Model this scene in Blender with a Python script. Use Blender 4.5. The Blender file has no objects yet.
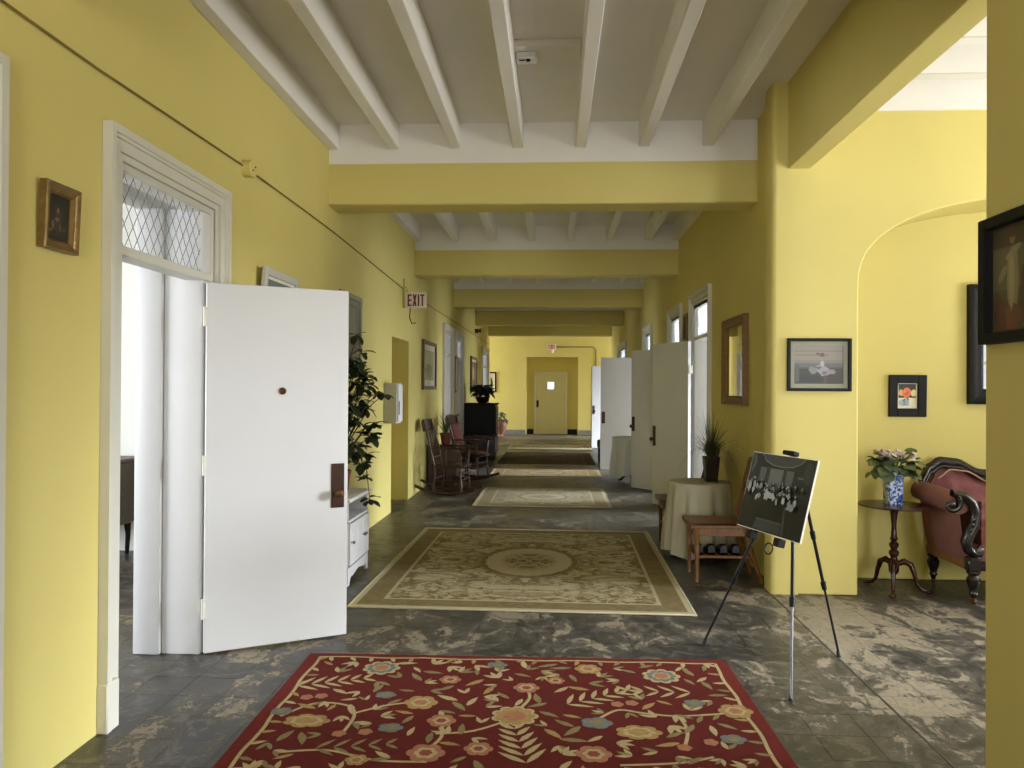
import bpy, bmesh, math, random
import numpy as np
from mathutils import Vector, Matrix, Euler

random.seed(7)
PI = math.pi
SC = bpy.context.scene
COL = SC.collection

# ------------------------------------------------------------------ camera
F_PX = 769.0
CAM_Z = 1.5
CAM_M = (Matrix.Rotation(math.radians(3.13), 4, 'Z') @
         Matrix.Rotation(math.radians(90.37), 4, 'X') @
         Matrix.Rotation(0.006, 4, 'Z'))
cam_data = bpy.data.cameras.new('camera')
cam_data.sensor_width = 36.0
cam_data.lens = F_PX * 36.0 / 1024.0
cam_data.clip_start = 0.05
cam = bpy.data.objects.new('camera', cam_data)
cam.matrix_world = Matrix.Translation((0, 0, CAM_Z)) @ CAM_M
COL.objects.link(cam)
SC.camera = cam

# ------------------------------------------------------------------ world, exposure, large lights
world = bpy.data.worlds.new('world')
SC.world = world
world.use_nodes = True
bg = world.node_tree.nodes['Background']
bg.inputs[0].default_value = (0.80, 0.88, 1.0, 1)
bg.inputs[1].default_value = 1.6
SC.view_settings.view_transform = 'Standard'
SC.view_settings.look = 'None'
SC.view_settings.gamma = 1.0
SC.view_settings.use_curve_mapping = False
SC.view_settings.exposure = 0.03
SC.cycles.use_denoising = True
SC.cycles.max_bounces = 14
SC.cycles.diffuse_bounces = 8
SC.cycles.sample_clamp_indirect = 6.0


def area(name, loc, direction, sx, sy, watts, color=(0.93, 0.96, 1.0), spread=150):
    """area light the size of a window opening, for daylight and one added fill"""
    d = bpy.data.lights.new(name, 'AREA')
    d.shape = 'RECTANGLE'
    d.size, d.size_y = sx, sy
    d.energy = watts
    d.color = color
    d.spread = math.radians(spread)
    o = bpy.data.objects.new(name, d)
    o.location = loc
    o.rotation_euler = Vector(direction).to_track_quat('-Z', 'Y').to_euler()
    COL.objects.link(o)
    return o


# the bright eastern sky outside: a very wide, soft source low over the horizon
sun_d = bpy.data.lights.new('east_sky', 'SUN')
sun_d.energy = 16.5
sun_d.angle = math.radians(26)
sun_d.color = (0.84, 0.91, 1.0)
sun = bpy.data.objects.new('east_sky', sun_d)
sun.rotation_euler = Vector((-1, 0.02, -0.31)).to_track_quat('-Z', 'Y').to_euler()
COL.objects.link(sun)

# windows and one added fill: (name, centre, inward direction, width, height, watts); skylight falls in slanting downwards
SKY = (0.86, 0.92, 1.0)
GROUND = (0.97, 0.97, 0.95)     # light thrown up from the ground outside; also tints the hall fill
area('daylight_parlour_east', (6.15, 4.2, 1.75), (-1, 0, 0.8), 1.7, 2.2, 125, GROUND, 120)
area('daylight_parlour_east', (6.15, 1.3, 1.75), (-1, 0, 0.8), 1.7, 2.2, 75, GROUND, 120)
area('daylight_parlour_south', (3.9, -0.83, 1.75), (0, 1, -0.1), 1.3, 2.2, 95, SKY)
area('fill_hall_south', (0.0, -3.9, 1.75), (0, 1, 0.3), 1.5, 2.2, 115, GROUND, 130)  # added fill from behind the viewer, brightens beam fronts and ceiling
area('daylight_left_room', (-6.35, 2.7, 1.75), (1, 0.2, -0.2), 1.4, 2.2, 260, SKY)
area('daylight_left_back_room', (-5.35, 14.3, 1.75), (1, 0, -0.42), 1.3, 2.2, 170, SKY)
area('daylight_left_end_room', (-5.35, 21.0, 1.75), (1, 0, -0.42), 1.3, 2.2, 150, SKY)
area('daylight_right_room', (4.95, 9.3, 1.3), (-1, 0, -0.2), 1.3, 1.6, 200, SKY)
area('daylight_right_room', (4.95, 11.4, 1.3), (-1, 0, -0.42), 1.3, 1.6, 200, SKY)
area('daylight_right_room', (4.95, 14.6, 1.3), (-1, 0, -0.42), 1.3, 1.6, 240, SKY)
area('daylight_right_room', (4.95, 20.0, 1.3), (-1, 0, -0.42), 1.3, 1.6, 220, SKY)
area('daylight_end_hall_east', (5.35, 24.3, 1.75), (-1, 0, -0.3), 1.3, 2.2, 175, SKY)
area('daylight_end_hall_west', (-5.35, 24.3, 1.75), (1, 0, -0.3), 1.3, 2.2, 190, SKY)


# ------------------------------------------------------------------ photo pixel -> place
def ray(px, py):
    d = Vector(((px - 512) / F_PX, -(py - 384) / F_PX, -1.0))
    return CAM_M.to_3x3() @ d


def on_z(px, py, z=0.0):
    d = ray(px, py)
    t = (z - CAM_Z) / d.z
    return Vector((d.x * t, d.y * t, z))


def on_x(px, py, x):
    d = ray(px, py)
    t = x / d.x
    return Vector((x, d.y * t, CAM_Z + d.z * t))


def on_y(px, py, y):
    d = ray(px, py)
    t = y / d.y
    return Vector((d.x * t, y, CAM_Z + d.z * t))


def on_plane(px, py, p, n):
    d = ray(px, py)
    o = Vector((0, 0, CAM_Z))
    t = (Vector(p) - o).dot(n) / d.dot(n)
    return o + d * t


# ------------------------------------------------------------------ materials
def lin(r, g, b):
    def f(c):
        c /= 255.0
        return c / 12.92 if c <= 0.04045 else ((c + 0.055) / 1.055) ** 2.4
    return (f(r), f(g), f(b), 1.0)


def new_mat(name):
    m = bpy.data.materials.new(name)
    m.use_nodes = True
    nt = m.node_tree
    return m, nt, nt.nodes['Principled BSDF']


def N(nt, typ, **kw):
    n = nt.nodes.new(typ)
    for k, v in kw.items():
        setattr(n, k, v)
    return n


def L(nt, a, b):
    nt.links.new(a, b)


def ramp(nt, fac, stops, interp='LINEAR'):
    r = N(nt, 'ShaderNodeValToRGB')
    r.color_ramp.interpolation = interp
    els = r.color_ramp.elements
    while len(els) < len(stops):
        els.new(0.5)
    for e, (p, c) in zip(els, stops):
        e.position = p
        e.color = c if len(c) == 4 else (*c, 1)
    L(nt, fac, r.inputs[0])
    return r.outputs[0]


def math_n(nt, op, a, b=None, clamp=False):
    n = N(nt, 'ShaderNodeMath', operation=op)
    n.use_clamp = clamp
    for i, v in enumerate((a, b)):
        if v is None:
            continue
        if isinstance(v, (int, float)):
            n.inputs[i].default_value = v
        else:
            L(nt, v, n.inputs[i])
    return n.outputs[0]


def mixc(nt, fac, a, b):
    n = N(nt, 'ShaderNodeMix', data_type='RGBA')
    for sock, v in ((n.inputs[0], fac), (n.inputs[6], a), (n.inputs[7], b)):
        if isinstance(v, (int, float)):
            sock.default_value = v
        elif isinstance(v, tuple):
            sock.default_value = v
        else:
            L(nt, v, sock)
    return n.outputs[2]


def noise(nt, vec, scale, detail=4, rough=0.55, distort=0.0):
    n = N(nt, 'ShaderNodeTexNoise')
    n.inputs['Scale'].default_value = scale
    n.inputs['Detail'].default_value = detail
    n.inputs['Roughness'].default_value = rough
    n.inputs['Distortion'].default_value = distort
    L(nt, vec, n.inputs['Vector'])
    return n.outputs['Fac']


def world_pos(nt):
    return N(nt, 'ShaderNodeNewGeometry').outputs['Position']


def obj_pos(nt):
    return N(nt, 'ShaderNodeTexCoord').outputs['Object']


def simple(name, col, rough=0.5, metal=0.0, var=0.12, scale=9.0, bump=0.0, bscale=60.0, stretch=None, spec=0.5, world_space=False):
    """colour with a little procedural variation and relief"""
    m, nt, b = new_mat(name)
    vec = world_pos(nt) if world_space else obj_pos(nt)
    if stretch:
        mp = N(nt, 'ShaderNodeMapping')
        mp.inputs['Scale'].default_value = stretch
        L(nt, vec, mp.inputs['Vector'])
        vec = mp.outputs[0]
    f = noise(nt, vec, scale, 5, 0.6)
    lo = tuple(c * (1 - var) for c in col[:3]) + (1,)
    hi = tuple(min(1, c * (1 + var)) for c in col[:3]) + (1,)
    L(nt, ramp(nt, f, [(0.3, lo), (0.7, hi)]), b.inputs['Base Color'])
    b.inputs['Roughness'].default_value = rough
    b.inputs['Metallic'].default_value = metal
    b.inputs['Specular IOR Level'].default_value = spec
    if bump:
        bn = N(nt, 'ShaderNodeBump')
        bn.inputs['Strength'].default_value = bump
        bn.inputs['Distance'].default_value = 0.01
        L(nt, noise(nt, vec, bscale, 4), bn.inputs['Height'])
        L(nt, bn.outputs[0], b.inputs['Normal'])
    return m


def wood(name, dark, light, rough=0.35, scale=14.0, axis=(1, 6, 1)):
    m, nt, b = new_mat(name)
    mp = N(nt, 'ShaderNodeMapping')
    mp.inputs['Scale'].default_value = axis
    L(nt, obj_pos(nt), mp.inputs['Vector'])
    f = noise(nt, mp.outputs[0], scale, 6, 0.65, 0.8)
    L(nt, ramp(nt, f, [(0.3, dark), (0.72, light)]), b.inputs['Base Color'])
    b.inputs['Roughness'].default_value = rough
    return m


def floor_material():
    m, nt, b = new_mat('worn_painted_tile')
    P = world_pos(nt)
    # tone of each tile
    sep = N(nt, 'ShaderNodeSeparateXYZ')
    L(nt, P, sep.inputs[0])
    ix = math_n(nt, 'FLOOR', math_n(nt, 'DIVIDE', sep.outputs[0], 0.2286))
    iy = math_n(nt, 'FLOOR', math_n(nt, 'DIVIDE', sep.outputs[1], 0.2286))
    cmb = N(nt, 'ShaderNodeCombineXYZ')
    L(nt, ix, cmb.inputs[0])
    L(nt, iy, cmb.inputs[1])
    wn = N(nt, 'ShaderNodeTexWhiteNoise', noise_dimensions='3D')
    L(nt, cmb.outputs[0], wn.inputs['Vector'])
    tile = wn.outputs['Value']
    mp = N(nt, 'ShaderNodeMapping')
    mp.inputs['Scale'].default_value = (1.0, 0.72, 1.0)
    L(nt, P, mp.inputs['Vector'])
    V = mp.outputs[0]
    big = noise(nt, V, 0.8, 3, 0.5, 0.3)
    mid = noise(nt, V, 3.6, 10, 0.70, 1.1)
    fine = noise(nt, V, 19.0, 9, 0.74, 1.6)
    grime = noise(nt, P, 2.3, 8, 0.68, 0.7)
    scuff = noise(nt, P, 6.5, 9, 0.75, 1.8)
    # worn through patches: mid noise pushed by large noise, the tile's own value and the parlour wear
    par = math_n(nt, 'MULTIPLY', math_n(nt, 'GREATER_THAN', sep.outputs[0], 1.6), 0.05)
    s = math_n(nt, 'ADD', mid, math_n(nt, 'MULTIPLY', math_n(nt, 'SUBTRACT', big, 0.5), 0.5))
    s = math_n(nt, 'ADD', s, math_n(nt, 'MULTIPLY', math_n(nt, 'SUBTRACT', tile, 0.5), 0.10))
    s = math_n(nt, 'ADD', s, math_n(nt, 'MULTIPLY', math_n(nt, 'SUBTRACT', fine, 0.5), 0.40))
    s = math_n(nt, 'ADD', s, par)
    worn = ramp(nt, s, [(0.572, (0, 0, 0)), (0.592, (1, 1, 1))])
    half = ramp(nt, s, [(0.46, (0, 0, 0)), (0.50, (0.7, 0.7, 0.7)), (0.57, (1, 1, 1))])
    paint = ramp(nt, grime, [(0.3, lin(32, 31, 30)), (0.5, lin(45, 44, 42)), (0.72, lin(70, 67, 62))])
    paint = mixc(nt, math_n(nt, 'MULTIPLY', tile, 0.30), paint, lin(62, 59, 56))
    paint = mixc(nt, ramp(nt, scuff, [(0.54, (0, 0, 0)), (0.57, (0.55, 0.55, 0.55))]), paint, lin(106, 98, 85))
    mid_c = ramp(nt, fine, [(0.3, lin(60, 56, 51)), (0.7, lin(100, 92, 79))])
    tan = ramp(nt, fine, [(0.25, lin(104, 94, 77)), (0.5, lin(134, 122, 101)), (0.8, lin(160, 148, 126))])
    c = mixc(nt, math_n(nt, 'MULTIPLY', half, 0.70), paint, mid_c)
    c = mixc(nt, math_n(nt, 'MULTIPLY', worn, 0.80), c, tan)
    L(nt, c, b.inputs['Base Color'])
    rr = ramp(nt, s, [(0.45, (0.36, 0.36, 0.36)), (0.62, (0.62, 0.62, 0.62))])
    L(nt, rr, b.inputs['Roughness'])
    bn = N(nt, 'ShaderNodeBump')
    bn.inputs['Strength'].default_value = 0.35
    bn.inputs['Distance'].default_value = 0.006
    L(nt, s, bn.inputs['Height'])
    L(nt, bn.outputs[0], b.inputs['Normal'])
    return m


def cream_rug_material(name, hx, hy, rx, ry, light, brown):
    """worn floral carpet: pale edge, brown band, oval medallion, faded scrolls"""
    m, nt, b = new_mat(name)
    P = obj_pos(nt)
    sep = N(nt, 'ShaderNodeSeparateXYZ')
    L(nt, P, sep.inputs[0])
    ax = math_n(nt, 'ABSOLUTE', sep.outputs[0])
    ay = math_n(nt, 'ABSOLUTE', sep.outputs[1])
    d = math_n(nt, 'MINIMUM', math_n(nt, 'SUBTRACT', hx, ax), math_n(nt, 'SUBTRACT', hy, ay))
    # scroll field mirrored in both directions, as woven
    mc = N(nt, 'ShaderNodeCombineXYZ')
    L(nt, ax, mc.inputs[0])
    L(nt, ay, mc.inputs[1])
    f1 = noise(nt, mc.outputs[0], 3.0, 3, 0.55, 2.2)
    f2 = noise(nt, mc.outputs[0], 8.5, 5, 0.62, 1.6)
    f3 = noise(nt, P, 70.0, 2, 0.5)
    ex = math_n(nt, 'DIVIDE', sep.outputs[0], rx)
    ey = math_n(nt, 'DIVIDE', sep.outputs[1], ry)
    e = math_n(nt, 'SQRT', math_n(nt, 'ADD', math_n(nt, 'MULTIPLY', ex, ex), math_n(nt, 'MULTIPLY', ey, ey)))
    # scrollwork: thin contour of noise plus leaf clusters
    con = math_n(nt, 'ABSOLUTE', math_n(nt, 'SUBTRACT', f1, 0.5))
    scroll = ramp(nt, con, [(0.0, (1, 1, 1)), (0.03, (0.9, 0.9, 0.9)), (0.05, (0, 0, 0))])
    # flower clusters gather around the rim of the field and ease off before the medallion
    gather = ramp(nt, d, [(0.20, (0.10, 0.10, 0.10)), (0.48, (0.02, 0.02, 0.02)), (0.8, (0.07, 0.07, 0.07))])
    clus = ramp(nt, math_n(nt, 'ADD', math_n(nt, 'ADD', math_n(nt, 'MULTIPLY', f2, 0.6), math_n(nt, 'MULTIPLY', f1, 0.4)), gather),
                [(0.54, (0, 0, 0)), (0.60, (1, 1, 1))])
    field = math_n(nt, 'MAXIMUM', math_n(nt, 'MULTIPLY', scroll, 0.55), math_n(nt, 'MULTIPLY', clus, 0.9))
    # the medallion
    bouquet = math_n(nt, 'MULTIPLY', ramp(nt, e, [(0.40, (1, 1, 1)), (0.72, (0, 0, 0))]),
                     ramp(nt, f2, [(0.42, (0, 0, 0)), (0.5, (1, 1, 1))]))
    ring = ramp(nt, e, [(0.0, (0, 0, 0)), (0.93, (0, 0, 0)), (0.95, (1, 1, 1)), (0.97, (1, 1, 1)), (0.99, (0.1, 0.1, 0.1)),
                        (1.0, (0.75, 0.75, 0.75))], 'LINEAR')
    inside = ramp(nt, e, [(0.97, (1, 1, 1)), (1.0, (0, 0, 0))])
    e2 = math_n(nt, 'DIVIDE', e, 1.3)
    band = ramp(nt, e2, [(0.77, (0, 0, 0)), (0.79, (1, 1, 1)), (0.86, (1, 1, 1)), (0.885, (0.25, 0.25, 0.25)), (0.90, (0.8, 0.8, 0.8)), (0.93, (0, 0, 0))])
    mask = mixc(nt, inside, field, math_n(nt, 'MULTIPLY', bouquet, 0.95))
    mask = math_n(nt, 'MAXIMUM', mask, math_n(nt, 'MULTIPLY', band, 0.85))
    # border bands
    bord = ramp(nt, d, [(0.0, (0, 0, 0)), (0.040, (0, 0, 0)), (0.048, (0.95, 0.95, 0.95)), (0.195, (0.95, 0.95, 0.95)), (0.205, (0, 0, 0)), (0.225, (0, 0, 0))], 'LINEAR')
    inb = math_n(nt, 'LESS_THAN', d, 0.225)
    bvar = ramp(nt, f2, [(0.35, (0.78, 0.78, 0.78)), (0.65, (1, 1, 1))])
    mask = mixc(nt, inb, mask, math_n(nt, 'MULTIPLY', bord, bvar))
    c = mixc(nt, mask, light, brown)
    c = mixc(nt, math_n(nt, 'MULTIPLY', f3, 0.28), c, mixc(nt, 0.5, brown, lin(120, 108, 80)))
    L(nt, c, b.inputs['Base Color'])
    b.inputs['Roughness'].default_value = 0.95
    b.inputs['Specular IOR Level'].default_value = 0.1
    bn = N(nt, 'ShaderNodeBump')
    bn.inputs['Strength'].default_value = 0.4
    bn.inputs['Distance'].default_value = 0.004
    L(nt, f3, bn.inputs['Height'])
    L(nt, bn.outputs[0], b.inputs['Normal'])
    return m


def glass_material(name, clear=0.86, tint=(1, 1, 1, 1)):
    m, nt, b = new_mat(name)
    out = nt.nodes['Material Output']
    tr = N(nt, 'ShaderNodeBsdfTransparent')
    tr.inputs[0].default_value = tint
    gl = N(nt, 'ShaderNodeBsdfGlossy')
    gl.inputs['Roughness'].default_value = 0.05
    mx = N(nt, 'ShaderNodeMixShader')
    mx.inputs[0].default_value = 1 - clear
    L(nt, tr.outputs[0], mx.inputs[1])
    L(nt, gl.outputs[0], mx.inputs[2])
    L(nt, mx.outputs[0], out.inputs['Surface'])
    return m


def lace_glass_material(name):
    """patterned obscure glass: clear ground with frosted flecks"""
    m, nt, b = new_mat(name)
    out = nt.nodes['Material Output']
    tr = N(nt, 'ShaderNodeBsdfTransparent')
    df = N(nt, 'ShaderNodeBsdfTranslucent')
    df.inputs[0].default_value = (0.75, 0.76, 0.8, 1)
    vo = N(nt, 'ShaderNodeTexVoronoi', feature='DISTANCE_TO_EDGE')
    vo.inputs['Scale'].default_value = 16
    L(nt, world_pos(nt), vo.inputs['Vector'])
    mx = N(nt, 'ShaderNodeMixShader')
    L(nt, ramp(nt, vo.outputs['Distance'], [(0.06, (1, 1, 1)), (0.12, (0.1, 0.1, 0.1))]), mx.inputs[0])
    L(nt, tr.outputs[0], mx.inputs[1])
    L(nt, df.outputs[0], mx.inputs[2])
    L(nt, mx.outputs[0], out.inputs['Surface'])
    return m


def print_material(name, rough=0.5):
    """flat print: colours are carried by the polygons of the picture"""
    m, nt, b = new_mat(name)
    at = N(nt, 'ShaderNodeAttribute', attribute_name='ink')
    f = noise(nt, obj_pos(nt), 90, 3)
    L(nt, mixc(nt, math_n(nt, 'MULTIPLY', f, 0.25), at.outputs['Color'], lin(60, 55, 48)), b.inputs['Base Color'])
    b.inputs['Roughness'].default_value = rough
    return m


def vase_material():
    m, nt, b = new_mat('blue_white_porcelain')
    f = noise(nt, obj_pos(nt), 24, 4, 0.6, 2.0)
    L(nt, ramp(nt, f, [(0.44, lin(214, 222, 235)), (0.50, lin(120, 150, 205)), (0.56, lin(40, 70, 150))]), b.inputs['Base Color'])
    b.inputs['Roughness'].default_value = 0.15
    return m


M = {}
M['yellow'] = simple('yellow_wall_paint', lin(205, 191, 115), 0.62, var=0.045, scale=0.7, bump=0.12, bscale=14, world_space=True, spec=0.35)
M['ceil'] = simple('white_ceiling_paint', lin(226, 223, 218), 0.75, var=0.04, scale=1.0, bump=0.08, bscale=20, world_space=True, spec=0.2)
M['white'] = simple('white_gloss_paint', lin(208, 207, 207), 0.42, var=0.025, scale=2.0, bump=0.05, bscale=25, world_space=True)
M['cream_paint'] = simple('cream_frame_paint', lin(206, 203, 190), 0.45, var=0.03, scale=3.0, bump=0.06, bscale=30, world_space=True)
M['room'] = simple('white_room_plaster', lin(235, 236, 240), 0.8, var=0.02, scale=1.0, world_space=True, spec=0.2)
M['floor'] = floor_material()
M['grout'] = simple('dark_tile_joint', lin(40, 38, 35), 0.9, var=0.3, scale=6, world_space=True)
M['threshold'] = simple('brown_threshold', lin(72, 66, 56), 0.7, var=0.4, scale=8, world_space=True)
M['black'] = simple('black_lacquer', lin(14, 13, 13), 0.5, var=0.2, spec=0.2)
M['black_metal'] = simple('black_metal', lin(26, 26, 27), 0.35, 0.6, var=0.2)
M['grey_metal'] = simple('brushed_grey_metal', lin(120, 120, 124), 0.32, 0.9, var=0.1)
M['brass'] = simple('aged_brass', lin(96, 66, 40), 0.45, 0.8, var=0.25, scale=20)
M['bronze'] = simple('dark_bronze', lin(66, 44, 34), 0.45, 0.5, var=0.25, scale=20)
M['gold'] = simple('gilded_wood', lin(122, 96, 50), 0.3, 0.35, var=0.25, scale=30, bump=0.15, bscale=90)
M['gold_dark'] = simple('old_gold_wood', lin(120, 88, 48), 0.45, 0.2, var=0.25, scale=25)
M['mahogany'] = wood('dark_mahogany', lin(30, 15, 11), lin(70, 34, 24), 0.25)
M['carved'] = simple('carved_black_walnut', lin(26, 17, 15), 0.24, var=0.3, scale=25, bump=0.15, bscale=45)
M['rocker'] = wood('reddish_rocker_wood', lin(34, 16, 12), lin(70, 36, 26), 0.32)
M['oak'] = wood('orange_oak', lin(86, 54, 24), lin(136, 90, 46), 0.36)
M['redoak'] = wood('reddish_oak', lin(58, 30, 18), lin(98, 56, 32), 0.36)
M['walnut'] = wood('walnut_frame', lin(66, 42, 22), lin(112, 78, 42), 0.4)
M['mauve'] = simple('mauve_velvet', lin(132, 84, 86), 0.85, var=0.12, scale=12, bump=0.1, bscale=80, spec=0.2)
M['mauve_side'] = simple('faded_rose_velvet', lin(122, 82, 74), 0.9, var=0.12, scale=6, bump=0.1, bscale=80, spec=0.2)
M['piping'] = simple('pale_piping', lin(178, 140, 118), 0.8)
M['cloth'] = simple('cream_tablecloth', lin(176, 171, 150), 0.9, var=0.05, scale=5, bump=0.1, bscale=90, spec=0.1)
M['grey_cloth'] = simple('grey_tablecloth', lin(205, 205, 206), 0.9, var=0.05, scale=5, bump=0.1, bscale=90, spec=0.1)
M['leaf'] = simple('dark_green_leaf', lin(34, 48, 26), 0.4, var=0.4, scale=8)
M['leaf_mid'] = simple('mid_green_leaf', lin(84, 98, 66), 0.5, var=0.35, scale=14)
M['leaf_black'] = simple('deep_green_leaf', lin(20, 30, 18), 0.5, var=0.4, scale=8)
M['blade'] = simple('grass_blade', lin(58, 64, 30), 0.5, var=0.5, scale=9)
M['stem'] = simple('plant_stem', lin(70, 60, 38), 0.7, var=0.3)
M['petal'] = simple('pale_pink_petal', lin(206, 190, 184), 0.7, var=0.15, scale=20)
M['soil'] = simple('dark_soil', lin(40, 30, 22), 0.95, var=0.4, scale=40)
M['terracotta'] = simple('red_clay', lin(104, 52, 38), 0.6, var=0.2, scale=12)
M['dark_pot'] = simple('dark_brown_glaze', lin(34, 20, 15), 0.25, var=0.3)
M['porcelain'] = vase_material()
M['glass'] = glass_material('window_glass', 0.90)
M['picture_glass'] = glass_material('picture_glass', 0.996)
M['lace'] = lace_glass_material('patterned_glass')
M['wire'] = simple('grey_wire', lin(120, 120, 124), 0.5, 0.5)
M['mirror'] = simple('mirror_silver', lin(215, 215, 212), 0.03, 1.0, var=0.02)
M['print'] = print_material('ink_print', 0.45)
M['photo'] = print_material('glossy_photo_print', 0.22)
M['mat_board'] = simple('grey_green_mat_board', lin(150, 150, 132), 0.9, var=0.04)
M['paper'] = simple('ivory_paper', lin(226, 220, 204), 0.9, var=0.05)
M['red_sign'] = simple('sign_red', lin(190, 40, 40), 0.5, var=0.05)
M['sign_white'] = simple('sign_white', lin(226, 214, 206), 0.5, var=0.04)
M['box_grey'] = simple('grey_enamel', lin(188, 186, 178), 0.35, var=0.04)
M['end_door'] = simple('cream_door_paint', lin(205, 196, 152), 0.45, var=0.03)
M['rubber'] = simple('black_rubber', lin(18, 18, 18), 0.7)
M['leather'] = simple('black_leather', lin(13, 12, 12), 0.35, var=0.3, scale=12)
M['olive_cloth'] = simple('olive_upholstery', lin(92, 84, 44), 0.9, var=0.15)
M['pink_cushion'] = simple('dusty_red_cushion', lin(108, 54, 52), 0.85, var=0.15, scale=16)
M['shelf_dark'] = wood('dark_panel_wood', lin(34, 24, 19), lin(62, 46, 38), 0.4)
M['rug_bind'] = simple('pale_rug_binding', lin(186, 176, 146), 0.95, var=0.1, spec=0.1)
M['rug_red'] = simple('dark_red_wool', lin(84, 29, 23), 0.95, var=0.10, scale=40, bump=0.5, bscale=260, spec=0.1)
M['rug_edge'] = simple('red_wool_border', lin(94, 33, 26), 0.95, var=0.08, scale=40, bump=0.5, bscale=260, spec=0.1)
for nm, c in (('wool_cream', (158, 140, 100)), ('wool_olive', (118, 104, 70)), ('wool_blue', (98, 101, 96)), ('wool_pink', (144, 98, 72)),
              ('wool_ochre', (144, 116, 72)), ('wool_rose', (124, 66, 52))):
    M[nm] = simple(nm, lin(*c), 0.95, var=0.14, scale=45, bump=0.4, bscale=260, spec=0.1)


# ------------------------------------------------------------------ mesh helpers
class MB:
    def __init__(self):
        self.v, self.f, self.mi = [], [], []

    def add(self, verts, faces, mi=0, T=None):
        b = len(self.v)
        for p in verts:
            p = Vector(p)
            self.v.append(tuple(T @ p) if T is not None else tuple(p))
        for f in faces:
            self.f.append(tuple(b + i for i in f))
            self.mi.append(mi)
        return self

    def box(self, lo, hi, bevel=0.0, mi=0, T=None, seg=1):
        lo, hi = Vector(lo), Vector(hi)
        if bevel <= 0:
            x0, y0, z0 = lo
            x1, y1, z1 = hi
            vs = [(x0, y0, z0), (x1, y0, z0), (x1, y1, z0), (x0, y1, z0), (x0, y0, z1), (x1, y0, z1), (x1, y1, z1), (x0, y1, z1)]
            fs = [(3, 2, 1, 0), (4, 5, 6, 7), (0, 1, 5, 4), (1, 2, 6, 5), (2, 3, 7, 6), (3, 0, 4, 7)]
            return self.add(vs, fs, mi, T)
        bm = bmesh.new()
        bmesh.ops.create_cube(bm, size=1.0)
        s = hi - lo
        c = (hi + lo) / 2
        for v in bm.verts:
            v.co = Vector((v.co.x * s.x + c.x, v.co.y * s.y + c.y, v.co.z * s.z + c.z))
        bmesh.ops.bevel(bm, geom=list(bm.edges), offset=min(bevel, min(s) * 0.49), segments=seg, affect='EDGES', profile=0.5)
        bm.verts.index_update()
        self.add([v.co for v in bm.verts], [[v.index for v in f.verts] for f in bm.faces], mi, T)
        bm.free()
        return self

    def tube(self, pts, radii, n=10, mi=0, T=None, cap=True, flat=1.0):
        pts = [Vector(p) for p in pts]
        if isinstance(radii, (int, float)):
            radii = [radii] * len(pts)
        vs, fs = [], []
        prev = None
        for i, p in enumerate(pts):
            a = pts[max(0, i - 1)]
            c = pts[min(len(pts) - 1, i + 1)]
            t = (c - a)
            t = t.normalized() if t.length > 1e-9 else Vector((0, 0, 1))
            if prev is None:
                u = t.orthogonal().normalized()
                if abs(t.z) < 0.9:
                    u = t.cross(Vector((0, 0, 1))).normalized()
            else:
                u = (prev - t * prev.dot(t))
                u = u.normalized() if u.length > 1e-6 else t.orthogonal().normalized()
            prev = u
            w = t.cross(u)
            for k in range(n):
                a_ = 2 * PI * k / n
                vs.append(p + (u * math.cos(a_) + w * math.sin(a_) * flat) * radii[i])
        for i in range(len(pts) - 1):
            for k in range(n):
                a0, a1 = i * n + k, i * n + (k + 1) % n
                fs.append((a0, a1, a1 + n, a0 + n))
        if cap:
            fs.append(tuple(range(n - 1, -1, -1)))
            fs.append(tuple((len(pts) - 1) * n + k for k in range(n)))
        return self.add(vs, fs, mi, T)

    def cyl(self, p0, p1, r0, r1=None, n=12, mi=0, T=None):
        return self.tube([p0, p1], [r0, r0 if r1 is None else r1], n, mi, T)

    def lathe(self, prof, n=20, mi=0, T=None):
        vs, fs = [], []
        for r, z in prof:
            for k in range(n):
                a = 2 * PI * k / n
                vs.append((r * math.cos(a), r * math.sin(a), z))
        for i in range(len(prof) - 1):
            for k in range(n):
                a0, a1 = i * n + k, i * n + (k + 1) % n
                fs.append((a0, a1, a1 + n, a0 + n))
        fs.append(tuple(range(n - 1, -1, -1)))
        fs.append(tuple((len(prof) - 1) * n + k for k in range(n)))
        return self.add(vs, fs, mi, T)

    def prism(self, poly, h0, h1, mi=0, T=None):
        """poly in local xy, extruded along z"""
        n = len(poly)
        vs = [(x, y, h0) for x, y in poly] + [(x, y, h1) for x, y in poly]
        fs = [tuple(range(n - 1, -1, -1)), tuple(range(n, 2 * n))]
        fs += [(i, (i + 1) % n, n + (i + 1) % n, n + i) for i in range(n)]
        return self.add(vs, fs, mi, T)

    def ball(self, c, r, n=12, m=8, mi=0, T=None):
        if isinstance(r, (int, float)):
            r = (r, r, r)
        vs, fs = [], []
        for i in range(m + 1):
            ph = PI * i / m
            for k in range(n):
                th = 2 * PI * k / n
                vs.append((c[0] + r[0] * math.sin(ph) * math.cos(th), c[1] + r[1] * math.sin(ph) * math.sin(th), c[2] - r[2] * math.cos(ph)))
        for i in range(m):
            for k in range(n):
                a0, a1 = i * n + k, i * n + (k + 1) % n
                fs.append((a0, a1, a1 + n, a0 + n))
        return self.add(vs, fs, mi, T)

    def grid(self, fn, nu, nv, mi=0, closed_u=False, T=None):
        vs = [fn(i / nu, j / nv) for j in range(nv + 1) for i in range(nu + (0 if closed_u else 1))]
        w = nu if closed_u else nu + 1
        fs = []
        for j in range(nv):
            for i in range(nu):
                i2 = (i + 1) % w if closed_u else i + 1
                fs.append((j * w + i, j * w + i2, (j + 1) * w + i2, (j + 1) * w + i))
        return self.add(vs, fs, mi, T)

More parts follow.
